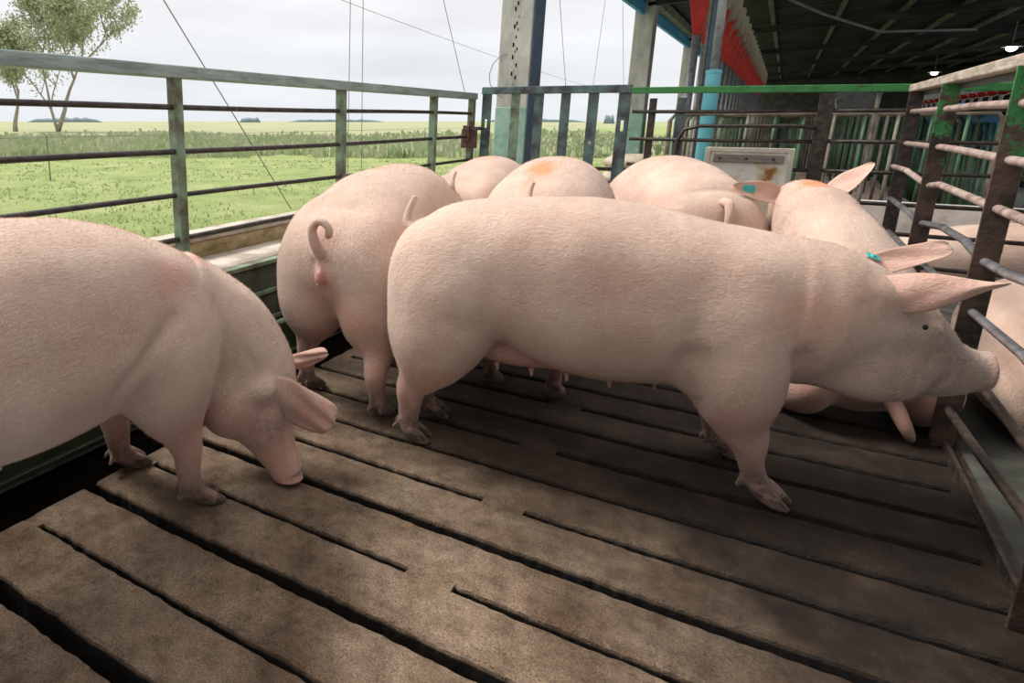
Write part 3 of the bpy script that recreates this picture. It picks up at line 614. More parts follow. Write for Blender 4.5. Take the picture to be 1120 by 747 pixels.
# --- sow at the left edge, nose down on the slats
def sow_left():
    sp = dict(lo=(-.22,-.50,-.02), hi=(1.66,.42,1.06), mud=.75, hair=60000)
    top = [(.05,.85),(.2,.93),(.5,.965),(.72,.955),(.87,.925),(1.0,.865),(1.1,.80),(1.2,.73)]
    bot = [(.05,.47),(.16,.44),(.3,.40),(.5,.37),(.7,.355),(.9,.37),(1.05,.40),(1.2,.36)]
    sp['trunk'] = profile(top, bot, [(.05,.2),(.2,.26),(.5,.29),(.8,.28),(1.0,.25),(1.2,.20)], [.06,.15,.26,.38,.5,.65,.8,.93,1.04,1.14])
    f = (.66,-.72,.2)
    hn = [(1.10,-.02,.59,.20,.215),(1.20,-.06,.53,.185,.21),(1.28,-.11,.45,.165,.20),(1.33,-.16,.365,.145,.175),(1.335,-.20,.285,.125,.145),(1.32,-.235,.215,.098,.115),(1.325,-.275,.145,.070,.083),(1.33,-.31,.085,.055,.062),(1.335,-.335,.035,.052,.054)]
    sp['head'] = hn; sp['hups'] = [(0,0,1),(.2,-.15,1),(.45,-.35,.8),(.6,-.6,.5),f,f,f,f,f]
    sp['ells'] = hams()+[((1.335,-.338,.024),(.055,.055,.014),.008),((1.22,-.17,.30),(.09,.10,.13),.05),((1.30,-.06,.30),(.09,.09,.12),.05),((1.0,-.16,.5),(.15,.12,.2),.05),
        ((1.28,-.275,.35),(.05,.05,.045),.03),((1.43,-.13,.385),(.05,.05,.05),.03)]
    sp['legs'] = [hind(.0,.15,-1), hind(.05,.15,1),
      {'p': [(1.0,-.13,.60,.15),(.99,-.155,.46,.135),(1.0,-.165,.35,.098),(1.03,-.17,.26,.066),(1.045,-.172,.20,.053),(1.045,-.173,.13,.042),(1.05,-.174,.075,.037),(1.068,-.174,.05,.033)], 'toe': -.5},
      {'p': [(1.0,.13,.60,.15),(1.0,.16,.45,.12),(1.01,.18,.33,.085),(1.03,.185,.24,.06),(1.04,.187,.18,.05),(1.045,.187,.11,.040),(1.05,.187,.07,.036),(1.065,.187,.05,.033)], 'toe': -.3}]
    sp['ears'] = [
      (((1.295,-.295,.340),(1.380,-.495,.240),(-.2,.2,1),(-.65,-.56,.4)), dict(w=.078, cup=-.012, sag=.015, blunt=.78, root=.72, curl=-.012, ruff=.5)),
      (((1.46,-.22,.35),(1.575,-.335,.392),(.0,.2,1),(-.65,-.56,.4)), dict(w=.030, cup=-.018, blunt=.7, root=.8, ruff=.5))]
    sp['creases'] = [([(.94,-.27,.67),(.88,-.275,.63),(.81,-.28,.575),(.75,-.27,.52),(.74,-.24,.44)],.016,.022),([(1.03,-.21,.52),(1.05,-.20,.46),(1.03,-.18,.40)],.030,.028),([(1.14,-.23,.66),(1.15,-.24,.55),(1.13,-.22,.44)],.009,.025),([(1.22,-.25,.50),(1.25,-.28,.42),(1.24,-.27,.33)],.007,.014)]
    sp['eyes'] = [((1.335,-.325,.262),.010)]; sp['clean'] = [((1.335,-.33,.05),.15)]
    sp['marks'] = [((1.335,-.34,.02),(.09,.09,.04),0,.8),((.98,-.24,.78),(.10,.10,.06),0,.5),((1.16,-.12,.80),(.10,.05,.08),0,.35),((1.30,-.09,.64),(.03,.03,.07),2,.5),((1.33,-.28,.20),(.14,.14,.16),1,.34),((1.36,-.27,.1),(.1,.1,.1),2,.3)]
    for i in range(3): sp['marks'].append(((1.40,-.40,.28),(.10,.12,.10),0,.7)); 
    sp['tubes'] = teats([.40,.52,.64,.76], .07, lambda x: .362)
    return sp
left_sow = make_pig('sow', 'pink sow at the left beside the green trough, nose down on the slats', (-1.55, .15, 0), 90, sow_left(), vox=.0085)

# --- sow seen from behind with a curly tail
def sow_rear():
    sp = dict(lo=LO, hi=(1.55,.45,1.1), mud=.9, hair=45000)
    top = [(.03,.84),(.14,.93),(.35,.995),(.6,1.0),(.8,.93),(1.0,.84)]
    bot = [(.03,.46),(.12,.40),(.3,.36),(.5,.34),(.7,.36),(.9,.40),(1.0,.42)]
    sp['trunk'] = profile(top, bot, [(.03,.22),(.15,.28),(.4,.30),(.65,.27),(.85,.23),(1.0,.18)], [.04,.12,.22,.34,.46,.6,.74,.86,.95])
    sp['head'] = [(.92,0,.62,.20,.20),(1.02,.02,.56,.18,.19),(1.12,.05,.48,.155,.17),(1.20,.08,.40,.125,.14),(1.27,.10,.32,.09,.105),(1.33,.12,.25,.065,.07),(1.38,.13,.20,.052,.055)]
    sp['ells'] = [((.09,.155,.58),(.20,.155,.28),.06), ((.09,-.155,.58),(.20,.155,.28),.06), ((-.125,0,.595),(.030,.024,.042),.012),((.05,.15,.44),(.15,.14,.17),.05),((.05,-.15,.43),(.15,.14,.17),.05)]
    sp['legs'] = [
      {'p': [(.10,-.16,.60,.18),(.10,-.17,.46,.16),(.055,-.185,.35,.11),(.0,-.20,.27,.067),(-.03,-.205,.21,.052),(-.02,-.208,.13,.042),(-.01,-.21,.07,.037),(.005,-.21,.05,.033)], 'toe': .1},
      {'p': [(.14,.16,.60,.18),(.14,.17,.46,.15),(.11,.175,.35,.105),(.07,.18,.27,.065),(.05,.185,.21,.050),(.055,.19,.13,.040),(.06,.19,.07,.036),(.07,.19,.05,.033)]},
      fore(.74,.14,-1,.72,.16), fore(.72,.14,1,.60,.10)]
    sp['ears'] = [(((1.13,.15,.56),(1.24,.24,.52),(0,.1,-1),(0,1,0)), dict(w=.06)), (((1.13,-.10,.56),(1.24,-.17,.52),(0,.1,-1),(0,-1,0)), dict(w=.06))]
    sp['tubes'] = [[(-.08,0,.67,.030),(-.125,.0,.695,.026),(-.150,.010,.745,.023),(-.155,.016,.79,.020),(-.155,-.002,.822,.019),(-.152,-.030,.826,.017),(-.148,-.052,.808,.016),(-.140,-.052,.782,.017),(-.132,-.040,.768,.014)]]
    sp['creases'] = [([(-.125,0,.54),(-.11,0,.46),(-.07,0,.36),(-.03,0,.30)],.045,.028),([(-.12,.03,.66),(-.135,.03,.60),(-.12,.02,.54)],.012,.012),([(-.12,-.03,.66),(-.135,-.03,.60),(-.12,-.02,.54)],.012,.012),([(-.10,.05,.70),(-.13,.03,.62)],.005,.015)]
    sp['marks'] = [((-.13,0,.595),(.05,.035,.05),0,1.0),((-.12,0,.50),(.07,.08,.18),0,.55),((-.08,-.12,.45),(.1,.1,.1),2,.22),((-.13,.0,.78),(.06,.06,.10),0,.25),((0,.2,.3),(.15,.15,.2),1,.4)]
    return sp
rear_sow = make_pig('sow', 'pink sow with a curled tail seen from behind, left of the big broadside sow', (-1.41, 2.06, 0), 92.5, sow_rear(), vox=.0095)

# --- a plain standing sow used for the ones further back
def sow_std(seed=0, tail='up', w=1.0, h=1.0, marks=(), headdy=0.0, lowhead=.12):
    sp = dict(lo=LO, hi=(1.78,.48,1.14), mud=.9, sm=2, hair=22000, hairlen=.018)
    top = [(.04,.84*h),(.14,.92*h),(.35,.98*h),(.62,1.0*h),(.85,.95*h),(1.0,.90),(1.15,.83)]
    sp['trunk'] = profile(top, [(.04,.47),(.16,.41),(.3,.36),(.5,.31),(.72,.31),(.95,.36),(1.15,.42)], [(.04,.21*w),(.2,.28*w),(.5,.31*w),(.8,.28*w),(1.0,.24),(1.15,.20)], [.05,.14,.26,.38,.5,.65,.8,.93,1.04,1.12])
    H_ = []
    for i, (x, y, z, a, b) in enumerate(HEAD): H_.append((x-.07-.01*i, headdy*(i/8.)**1.5, z-lowhead*i/8., a*.97, b*.97))
    sp['head'] = H_
    sp['ells'] = [((.09,.14,.57),(.19,.14,.27),.06), ((.09,-.14,.57),(.19,.14,.27),.06), ((.97,.13,.55),(.16,.11,.22),.06), ((.97,-.13,.55),(.16,.11,.22),.06), ((-.10,0,.60),(.03,.022,.035),.02)]
    sp['legs'] = [hind(.0,.14,-1), hind(.03,.14,1), fore(1.0,.14,-1), fore(.96,.14,1)]
    ex, ey, ez = H_[3][0], H_[3][1], H_[3][2]+.14
    sp['ears'] = [(((ex-.03,ey+s*.11,ez),(ex+.17,ey+s*.21,ez+.03),(0,.5,-s*.8),(0,s*.5,.8)), dict(w=.065, cup=-.015, blunt=.2)) for s in (1,-1)]
    if tail == 'up': sp['tubes'] = [[(-.07,0,.77*h,.024),(-.115,0,.80*h,.019),(-.125,.005,.845*h,.016),(-.105,.01,.89*h,.013),(-.09,.0,.93*h,.010)]]
    else: sp['tubes'] = [[(-.07,0,.80*h,.026),(-.125,0,.795*h,.024),(-.155,.005,.745*h,.022),(-.158,.01,.68*h,.018),(-.150,.012,.64*h,.014)]]
    sp['creases'] = [([(-.115,0,.72),(-.12,0,.62),(-.11,0,.52),(-.07,0,.42)],.02,.02)]
    sp['marks'] = [((-.12,0,.60),(.05,.04,.05),0,.85),((-.12,0,.52),(.06,.08,.16),0,.35)]+list(marks)
    return sp
mid_sow = make_pig('sow', 'sow with an orange smear on her high back, directly behind the broadside sow', (-.81, 2.66, 0), 98.5, sow_std(1, 'up', 1.0, 1.03, [((.30,.03,1.0),(.16,.07,.08),2,.8),((.12,.04,.93),(.09,.04,.06),2,.4)]), vox=.0115)
back_sow = make_pig('sow', 'mostly hidden pink sow by the latch, just left of the orange smeared sow', (-1.62, 3.75, 0), 93, sow_std(2, 'up', .95, .96, headdy=.1), vox=.013)
door_sow = make_pig('sow', 'pink sow turned away with a thick hanging tail, left of the rusty white panel', (-.235, 3.80, 0), 119, sow_std(3, 'down', 1.0, 1.0, headdy=.08, lowhead=.30), vox=.0105)

# --- sitting sow facing away, ears spread, orange mark on the head
def sow_sit():
    sp = dict(lo=(-.35,-.48,-.03), hi=(1.45,.48,1.15), mud=.5, zfloor=-.1, hair=22000, hairlen=.018)
    sp['trunk'] = [(-.02,0,.21,.21,.19),(.08,0,.29,.25,.24),(.20,0,.39,.27,.26),(.32,0,.49,.235,.26),(.44,0,.59,.205,.24),(.54,0,.67,.175,.20),(.63,0,.72,.15,.17)]
    sp['rt'] = .14
    sp['head'] = [(.60,0,.68,.155,.18),(.72,.0,.74,.145,.165),(.80,.0,.765,.13,.15),(.87,.0,.765,.115,.135),(.94,.0,.74,.105,.115),(1.02,.0,.70,.075,.085),(1.09,.0,.665,.056,.06),(1.13,.0,.65,.05,.053)]
    sp['ells'] = [((.06,.20,.17),(.24,.12,.17),.05),((.06,-.20,.17),(.24,.12,.17),.05)]
    L_ = lambda s: {'p': [(.05,s*.22,.16,.13),(.18,s*.25,.12,.085),(.28,s*.27,.09,.05),(.22,s*.28,.06,.04),(.30,s*.28,.05,.034)], 'k': .04}
    Fr = lambda s: {'p': [(.58,s*.13,.52,.12),(.60,s*.14,.38,.085),(.62,s*.14,.25,.055),(.63,s*.14,.15,.042),(.64,s*.14,.07,.035),(.655,s*.14,.05,.032)]}
    sp['legs'] = [L_(1), L_(-1), Fr(1), Fr(-1)]
    sp['ears'] = [(((.80,-.115,.84),(.80,-.265,1.0),(1,.2,.4),(-1,0,.15)), dict(w=.068, cup=.02, blunt=.14, root=.9)),
                  (((.80,.115,.83),(.78,.33,.875),(.3,0,1),(-1,.1,.1)), dict(w=.055, cup=.02, blunt=.22, root=.85))]
    sp['tubes'] = [[(-.10,-.03,.17,.034),(-.16,-.05,.13,.030),(-.19,-.07,.08,.026),(-.20,-.09,.04,.020),(-.20,-.10,.02,.013)]]
    sp['marks'] = [((.70,.0,.90),(.08,.06,.06),2,1.0),((.80,-.2,.92),(.1,.1,.1),0,.35),((.1,0,.05),(.4,.4,.10),0,.3)]
    return sp
sit_sow = make_pig('sow', 'sow sitting with her back turned, ears spread, orange mark on her crown', (.385, 3.22, 0), 109, sow_sit(), vox=.0105)

# --- sow lying in the neighbouring pen
def sow_lie(tuck=False):
    sp = dict(lo=(-.35,-.6,-.03), hi=(1.9,.6,.62), mud=.1, belly=.12)
    sp['trunk'] = [(.0,0,.21,.26,.21),(.15,0,.25,.31,.25),(.35,0,.27,.33,.27),(.6,0,.27,.33,.27),(.85,0,.26,.31,.255),(1.05,0,.235,.27,.23),(1.15,0,.22,.23,.21)]
    sp['head'] = [(1.08,0,.22,.21,.20),(1.22,-.02,.20,.18,.17),(1.34,-.03,.18,.15,.145),(1.45,-.04,.15,.11,.12),(1.55,-.05,.12,.075,.085),(1.64,-.05,.10,.055,.06)]
    if tuck: sp['trunk'] = [(a, b, c, d*.85, e_) for a, b, c, d, e_ in sp['trunk']]
    sp['ells'] = [((.08,-.14 if tuck else -.20,.18),(.22,.14,.17),.05)]
    sp['legs'] = [{'p': [(.10,-.2,.14,.11),(.2,-.32,.10,.08),(.32,-.40,.07,.05),(.40,-.44,.05,.04),(.46,-.45,.045,.033)]},{'p': [(1.0,-.2,.14,.10),(1.05,-.3,.09,.07),(1.1,-.38,.06,.045),(1.16,-.42,.05,.034)]}]
    if tuck: sp['legs'] = [{'p': [(.10,-.15,.14,.10),(.2,-.20,.10,.07),(.32,-.23,.07,.05),(.40,-.24,.05,.04),(.46,-.25,.045,.033)]},{'p': [(1.0,-.12,.14,.10),(1.05,-.18,.09,.07),(1.1,-.22,.06,.045),(1.16,-.24,.05,.034)]}]
    sp['ears'] = [(((1.33,.12,.27),(1.45,.26,.30),(1,-.3,0),(0,0,1)), dict(w=.06)),(((1.33,-.15,.27),(1.45,-.28,.28),(1,.3,0),(0,0,1)), dict(w=.06))]
    sp['tubes'] = [[(-.17,0,.30,.022),(-.22,.03,.26,.018),(-.235,.06,.20,.014)]]
    return sp
lying_sow = make_pig('sow', 'pale sow lying on the dark concrete beyond the rusty right hand fence', (1.03, 3.28, 0), 86, sow_lie(), vox=.0115)

stall_sow = make_pig('sow', 'pink sow lying in a narrow barred stall behind the pen', (1.02, 6.88, .02), 180, sow_lie(True), vox=.015, group='sows lying in the stalls behind the pen')
# ear tags
def ear_tag(parent, loc, sz, rot):
    p_ = MB(); a, b = sz; p_.box((-a,-b,-.0015), (a,b,.0015)); p_.lathe((0,0,0), [(.007,-.004),(.009,.0),(.006,.006)], 10)
    o = p_.build('ear_tag', 'teal_tag', None, bevel=.001); o.parent = parent; o.location = loc; o.rotation_euler = rot; o['label'] = 'teal plastic ear tag'
ear_tag(sit_sow, (.775,.255,.862), (.026,.018), (math.radians(80), 0, math.radians(80)))
ear_tag(main_sow, (1.43,.12,.775), (.018,.014), (.4, .3, 0))
ear_tag(left_sow, (1.475,-.225,.405), (.014,.012), (1.2, .2, .6))
# ------------------------------------------------------------ barn shell
def roof_z(x): return 3.42 + .045*(x+2.3)
ROOF_Y0, ROOF_Y1 = 6.35, 46
p = MB(); n = 340; vs = []; fs = []
for i in range(n+1):
    y = ROOF_Y0+(ROOF_Y1-ROOF_Y0)*i/n; dz = .022*(1 if i % 2 else -1)+.01*mnoise.noise((y*.8, 0, 0))
    for x in (-2.75, 2.0, 5.0, 9.6): vs.append((x, y, roof_z(x)+dz))
for i in range(n):
    for j in range(3): a = i*4+j; fs.append((a, a+1, a+5, a+4))
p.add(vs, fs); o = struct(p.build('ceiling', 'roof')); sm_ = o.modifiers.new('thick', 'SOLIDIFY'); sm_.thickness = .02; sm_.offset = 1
p = MB(); p.box((1.05,-4.6,3.36),(9.62,5.3,3.40)); struct(p.build('ceiling_light_block', 'roof'))  # unseen canopy, added to cut the light from the right
p = MB(); p.box((-2.6,-3.2,-.3),(9.6,-3.08,2.1)); struct(p.build('wall_light_block', 'wall_grey'))  # unseen wall behind the camera, added to hold light off the flanks
for y in (-3.0, .9): struct(MB().box((1.12,y,0),(1.26,y+.14,3.36)).build('trim_8' if y < 0 else 'trim_9', 'beam', bevel=.005)) if y < 0 else None
p = MB(); p.box((9.5,34,-.1),(9.62,46,4.2)); struct(p.build('wall_right', 'wall_grey'))
p = MB(); p.box((-2.5,46,-.1),(9.6,46.12,4.2)); struct(p.build('wall_back', 'wall_grey'))
p = MB(); p.box((-2.34,6.3,3.03),(-2.28,46,3.40)); struct(p.build('trim_3', 'fascia', bevel=.005))
p = MB(); p.box((-2.27,6.35,3.22),(-2.12,46,3.38)); struct(p.build('trim_4', 'beam', bevel=.005))
purl = []
for i, x in enumerate((-.55,.62,1.72,2.72,3.75,4.8,5.9,7.0,8.2)):
    o = MB().beam((x,6.4,roof_z(x)-.07),(x,45.9,roof_z(x)-.07), .07, .09).build('roof_purlin', 'beam', None, bevel=.004)
    tag(o, 'long grey green timber running under the dark barn roof', 'roof beam', 'roof timbers running away from the camera'); purl.append(o)
for i in range(7):
    y = 6.95+6.0*i
    o = MB().beam((-2.25,y,roof_z(-2.25)-.19),(9.5,y,roof_z(9.5)-.19), .10, .15).build('roof_rafter', 'roof', None, bevel=.005)
    tag(o, 'cross beam carrying the dark barn roof, spanning from the columns to the far wall', 'roof beam', 'cross beams under the roof')
tag(MB().tube([(-.45,9.6,2.95),(-.30,10,2.37+.35),(.2,10.1,2.45),(.75,10.2,2.22),(1.6,10.4,2.2)], .016, 8).build('sagging_cable', 'wire', smooth=True), 'thick black cable sagging under the dark roof', 'cable')
# columns
def column(y0, label, dark=False):
    t = thing('concrete_column', label, 'column', (-2.275, y0+.17, 0))
    a, b = -2.435, -2.115
    MB().box((a,y0,-.3),(b,y0+.34,3.4)).build('shaft', 'concrete_col', t, bevel=.012)
    MB().box((a-.003,y0-.004,-.3),(b+.003,y0+.342,1.34)).build('painted_base', 'teal_paint', t, bevel=.012)
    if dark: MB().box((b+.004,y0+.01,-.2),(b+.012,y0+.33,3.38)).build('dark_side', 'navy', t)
    return t
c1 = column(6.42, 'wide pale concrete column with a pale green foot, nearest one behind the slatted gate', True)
MB().tube([(-2.33,6.40,1.84),(-2.40,6.38,1.83),(-2.47,6.38,1.76),(-2.505,6.38,1.66),(-2.49,6.38,1.56),(-2.43,6.38,1.47),(-2.37,6.40,1.43)], .004, 6).build('wire_loop', 'wire', c1, smooth=True)
p = MB()
for i in range(16):
    sz = .4+.9*abs(math.sin(i*5.3)); p.add([(-2.27+.022*math.sin(i*2.1)+dx*sz, 6.4155, 1.55+i*.05+.02*math.sin(i*7.7)+dz*sz*1.4) for dx, dz in ((-.006,-.01),(.006,-.012),(.008,.008),(-.004,.014))], [(0,1,2,3)])
p.build('tar_spots', 'black', c1)
column(12.9, 'tall concrete column with a pale green foot, middle one of the row under the blue fascia')
column(19.5, 'narrow looking concrete column, third along the blue fascia behind the pen gate')
for y0 in (26.1, 32.7, 39.3): column(y0, 'distant concrete column under the far blue fascia')['group'] = 'distant columns'
# dark post and blue barrel pipe
t = thing('service_post', 'tall black square post beside the sky blue pipe', 'post', (-.70, 7.9, 0))
MB().box((-.76,7.84,0),(-.66,7.94,3.4)).build('post_body', 'navy', t, bevel=.004); MB().box((-.795,7.84,0),(-.765,7.9,3.4)).build('edge_strip', 'grey_wood', t, bevel=.003)
t = thing('feed_pipe', 'fat sky blue plastic pipe standing upright behind the pen', 'pipe', (-.60, 7.0, 0))
MB().lathe((-.60,7.0,0), [(.062,.0),(.062,1.62),(.067,1.625),(.067,1.65),(.04,1.66)], 20).build('pipe_sleeve', 'blue_pipe', t, smooth=False)
MB().tube([(-.60,7.0,1.62),(-.61,7.05,2.3),(-.62,7.1,3.3)], .036, 12).build('inner_pipe', 'galv', t, smooth=True)
# feed dispensers of the first stall row: red funnels under beige hoppers
def dispenser(x, y, z, s, beige, pipebot, label, group):
    t = thing('feed_dispenser', label, 'feeder', (x, y, z), group)
    d = MB(); a = .16*s
    vs = [];
    for (w, hgt) in ((.045*s, -.16 if beige else .20*s), (.13*s, .26*s), (.145*s, .34*s)):
        vs += [(x-w*.8,y-w,z+hgt),(x+w,y-w,z+hgt),(x+w,y+w,z+hgt),(x-w*.8,y+w,z+hgt)]
    fs = [(3,2,1,0)]
    for i in range(2):
        for k in range(4): q = i*4+k; r = i*4+(k+1) % 4; fs.append((q, r, r+4, q+4))
    fs.append((8,9,10,11)); d.add(vs, fs); d.build('funnel', 'red' if beige else 'red', t, bevel=.004)
    h = MB(); w = .15*s; z0 = z+.34*s; hh = .28*s if beige else .62*s
    h.add([(x-w*.0,y-w*.2,z0-.18*s),(x+w*1.3,y-w*.2,z0-.10*s),(x+w*1.3,y+w*.9,z0-.10*s),(x-w*.0,y+w*.9,z0-.18*s),(x-w*.7,y-w,z0+hh),(x+w*1.35,y-w,z0+hh),(x+w*1.35,y+w,z0+hh),(x-w*.7,y+w,z0+hh)],
          [(3,2,1,0),(4,5,6,7),(0,1,5,4),(1,2,6,5),(2,3,7,6),(3,0,4,7)])
    h.build('hopper', 'beige' if beige else 'white_wall', t, bevel=.006)
    MB().tube([(x,y,z-.12 if beige else z+.1),(x-.02,y,pipebot)], .040*s, 10).build('drop_tube', 'galv' if beige else 'white_wall', t, smooth=True)
    return t
for i in range(22): dispenser(-.93-.003*i, 8.35+1.0*i, 2.28, 1.0, True, .02, 'red funnel under a beige hopper, one of the receding row left of the dark roof', 'red and beige feed dispensers')
for i in range(24): dispenser(2.49, 7.3+.62*i, 1.46, .55, False, .36, 'pale hopper over a small red funnel, in the row behind the right fence', 'pale feed dispensers above the far stalls')
# stalls
random.seed(3)
def partition(x0, x1, y, label, group):
    t = thing('stall_partition', label, 'stall rail', (x0, y, 0), group)
    MB().tube([(x0,y,.30),(x0,y,1.20),(x0+.04,y,1.26),(x1-.04,y,1.26),(x1,y,1.20),(x1,y,.0)], .019, 8).build('frame', 'crate_grey', t, smooth=True)
    MB().tube([(x0,y,.34),(x1,y,.34)], .015, 6).build('lower_rail', 'crate_green', t, smooth=True)
    n = int((x1-x0)/.19)
    for i in range(1, n):
        x = x0+(x1-x0)*i/n
        MB().tube([(x,y,.34),(x+.01,y,1.26)], .0125, 6).build('bar', 'crate_green' if (i*7+int(y*3)) % 5 > 1 else 'crate_grey', t, smooth=True)
    return t
pA = partition(-.85, 1.25, 6.55, 'barred stall partition of upright pipes behind the pen', 'stall partitions behind the pen')
pB = partition(2.65, 4.7, 6.9, 'green barred stall partition of the right hand stall row', 'stall partitions of the far row')
for i in range(1, 26):
    c = copy_tree(pA); c.location.y += .66*i; c.location.x += .01*math.sin(i*3)
for i in range(1, 20):
    c = copy_tree(pB); c.location.y += .66*i
pC = thing('stall_gate', 'narrow green barred gate at the rear of a stall', 'stall gate', (1.25, 6.88, 0), 'rear gates of the stall row')
MB().tube([(1.25,6.60,.2),(1.25,6.60,1.18),(1.25,7.16,1.18),(1.25,7.16,.2)], .017, 8).build('frame', 'crate_green', pC, smooth=True)
for i in range(2): MB().tube([(1.25,6.79+.19*i,.25),(1.25,6.79+.19*i,1.18)], .011, 6).build('bar', 'crate_green', pC, smooth=True)
for i in range(1, 16):
    c = copy_tree(pC); c.location.y += .66*i
pD = copy_tree(pC); pD['group'] = 'rear gates of the far row'; pD['label'] = 'green barred gate closing a stall of the far row'; pD.location = (2.62, 7.2, 0)
for i in range(1, 16):
    c = copy_tree(pD); c.location.y += .66*i
struct(MB().box((1.32,6.6,-.01),(1.46,30,.30)).build('trim_5', 'white_wall', bevel=.02))
struct(MB().box((2.40,6.2,-.01),(2.58,30,.36)).build('trim_6', 'white_wall', bevel=.02))
struct(MB().box((-.3,6.36,-.01),(2.3,6.46,.60)).build('trim_7', 'white_wall', bevel=.02))
# sows in the stalls
for i in range(1, 7):
    c = stall_sow.copy(); C.objects.link(c); c.location = (1.02-.05*(i % 2), 6.88+.66*i, .02); c.rotation_euler = (0,0,math.radians(180))
    tag(c, 'pink sow lying in a narrow barred stall behind the pen', 'pig', 'sows lying in the stalls behind the pen')
for x_, y_, a_, lab in ((1.98, 6.02, 180, 'pink sow lying just beyond the far fence, seen through the right fence'), (.02, 6.02, 180, 'pink sow lying just beyond the rusty white panel')):
    c = stall_sow.copy(); C.objects.link(c); c.location = (x_, y_, .0); c.rotation_euler = (0,0,math.radians(a_)); c.scale = (.95,.95,1.0); tag(c, lab, 'pig'); del c['group']
for i in range(6):
    c = stall_sow.copy(); C.objects.link(c); c.location = (2.98, 7.23+.66*i, .02); c.rotation_euler = (0,0,0)
    tag(c, 'pinkish sow lying in a stall of the right hand row', 'pig', 'sows lying in the far stalls')
# blue sheets over the far stalls
random.seed(5)
for i in range(7):
    x, y = 1.20+.04*(i % 2), 6.62+.92*i; nn = 14; vs = []; fs = []
    for a in range(nn+1):
        for b in range(nn+1):
            u, v = a/nn, b/nn; r = .045*mnoise.noise((u*6+i*3, v*5, i))+.03*mnoise.noise((u*16, v*14+i, i*2))
            zz = 1.29+r if u > .35 else 1.29+r-(.35-u)*1.1
            vs.append((x+.15-.35*u+r*.5, y+.9*v, zz))
    for a in range(nn):
        for b in range(nn): q = a*(nn+1)+b; fs.append((q, q+nn+1, q+nn+2, q+1))
    o = MB().add(vs, fs).build('plastic_sheet', 'blue_bag', smooth=True); so = o.modifiers.new('thick', 'SOLIDIFY'); so.thickness = .01
    tag(o, 'crumpled blue plastic sheet draped over the stall gates behind the right fence', 'sheet', 'blue plastic sheets over the stall gates')
t = thing('feed_bin', 'grey tapered bin standing beyond the stalls under the dark roof', 'bin', (.72, 12.2, 0))
p = MB(); p.add([(.60,12.0,1.25),(.95,12.0,1.25),(.95,12.4,1.25),(.60,12.4,1.25),(.50,11.9,1.62),(1.05,11.9,1.62),(1.05,12.5,1.62),(.50,12.5,1.62)], [(3,2,1,0),(4,5,6,7),(0,1,5,4),(1,2,6,5),(2,3,7,6),(3,0,4,7)]); p.build('bin_body', 'galv', t, bevel=.01)
for a, b in ((.62,12.05),(.93,12.05),(.62,12.35),(.93,12.35)): MB().tube([(a,b,0),(a,b,1.28)], .018, 6).build('leg', 'rail_dark', t)
# lamps
for x, y, lab in ((4.4,34.6,'small round white lamp glowing under the dark roof, lower and further one'), (4.4,24.0,'white lamp glowing under the dark roof near the right edge')):
    t = thing('ceiling_lamp', lab, 'lamp', (x, y, 3.0)); zt = roof_z(x)-.05
    MB().tube([(x,y,3.12),(x,y,zt)], .012, 6).build('cord', 'wire', t)
    MB().lathe((x,y,3.0), [(.05,.12),(.20,.04),(.20,.03),(.06,.11)], 18).build('shade', 'galv', t)
    MB().lathe((x,y,3.0), [(.01,-.08),(.08,-.05),(.11,.0),(.09,.06),(.04,.11)], 18).build('bulb', 'lamp', t, smooth=True)
# ------------------------------------------------------------ gate and far fence
GY = 5.6
t = thing('slatted_gate', 'blue grey metal gate of broad upright slats at the far end of the pen', 'gate', (-1.64, GY, 0))
MB().beam((-2.25,GY,1.462),(-1.02,GY,1.446), .05, .062).build('top_rail', 'gate_blue', t, bevel=.004)
MB().beam((-2.25,GY,.16),(-1.02,GY,.16), .05, .06).build('bottom_rail', 'gate_blue', t, bevel=.004)
def slat(x, w, hole=None, m='gate_blue'):
    z0, z1 = .19, 1.44; th = .006; p_ = MB()
    if hole is None: p_.box((x-w/2,GY-th,z0),(x+w/2,GY+th,z1))
    else:
        hz, hw, hh = hole
        p_.box((x-w/2,GY-th,z0),(x+w/2,GY+th,hz-hh)); p_.box((x-w/2,GY-th,hz+hh),(x+w/2,GY+th,z1))
        p_.box((x-w/2,GY-th,hz-hh),(x-hw,GY+th,hz+hh)); p_.box((x+hw,GY-th,hz-hh),(x+w/2,GY+th,hz+hh))
    p_.build('slat', m, t)
slat(-2.205, .085, (1.175,.012,.038)); slat(-1.945, .075, None, 'green_worn'); slat(-1.74, .075, None, 'gate_blue'); slat(-1.52, .075); slat(-1.30, .08, (1.02,.010,.012)); slat(-1.065, .09, (1.16,.013,.042))
t2 = thing('gate_latch', 'rusty bolt and block latch joining the long fence to the slatted gate', 'latch', (-2.28, 5.5, 1.0))
p = MB(); p.box((-2.36,5.42,.96),(-2.22,5.46,1.13)); p.box((-2.33,5.38,1.02),(-2.27,5.42,1.16)); p.build('lock_block', 'latch', t2, bevel=.006)
MB().tube([(-2.34,5.44,1.125),(-2.20,5.54,1.135)], .016, 8).build('bolt', 'rail_dark', t2); MB().tube([(-2.26,5.40,1.14),(-2.26,5.38,1.20)], .012, 8).build('handle', 'latch', t2)
t = thing('inner_gate', 'low gate of dark round rails with an arched corner behind the rear sows', 'gate', (-.4, GY, 0))
for z in (1.268, 1.058, .86, .66): MB().tube([(-1.0,GY,z+.002),(-.30,GY+.02,z-.004),(.19,GY,z)], .0135, 8).build('rail', 'rail_dark', t, smooth=True)
MB().tube([(-.655,GY-.02,.70),(-.66,GY-.02,1.06),(-.62,GY-.02,1.135),(-.52,GY-.02,1.162),(.05,GY-.02,1.165),(.17,GY-.02,1.15)], .014, 8).build('arched_rail', 'rail_dark', t, smooth=True)
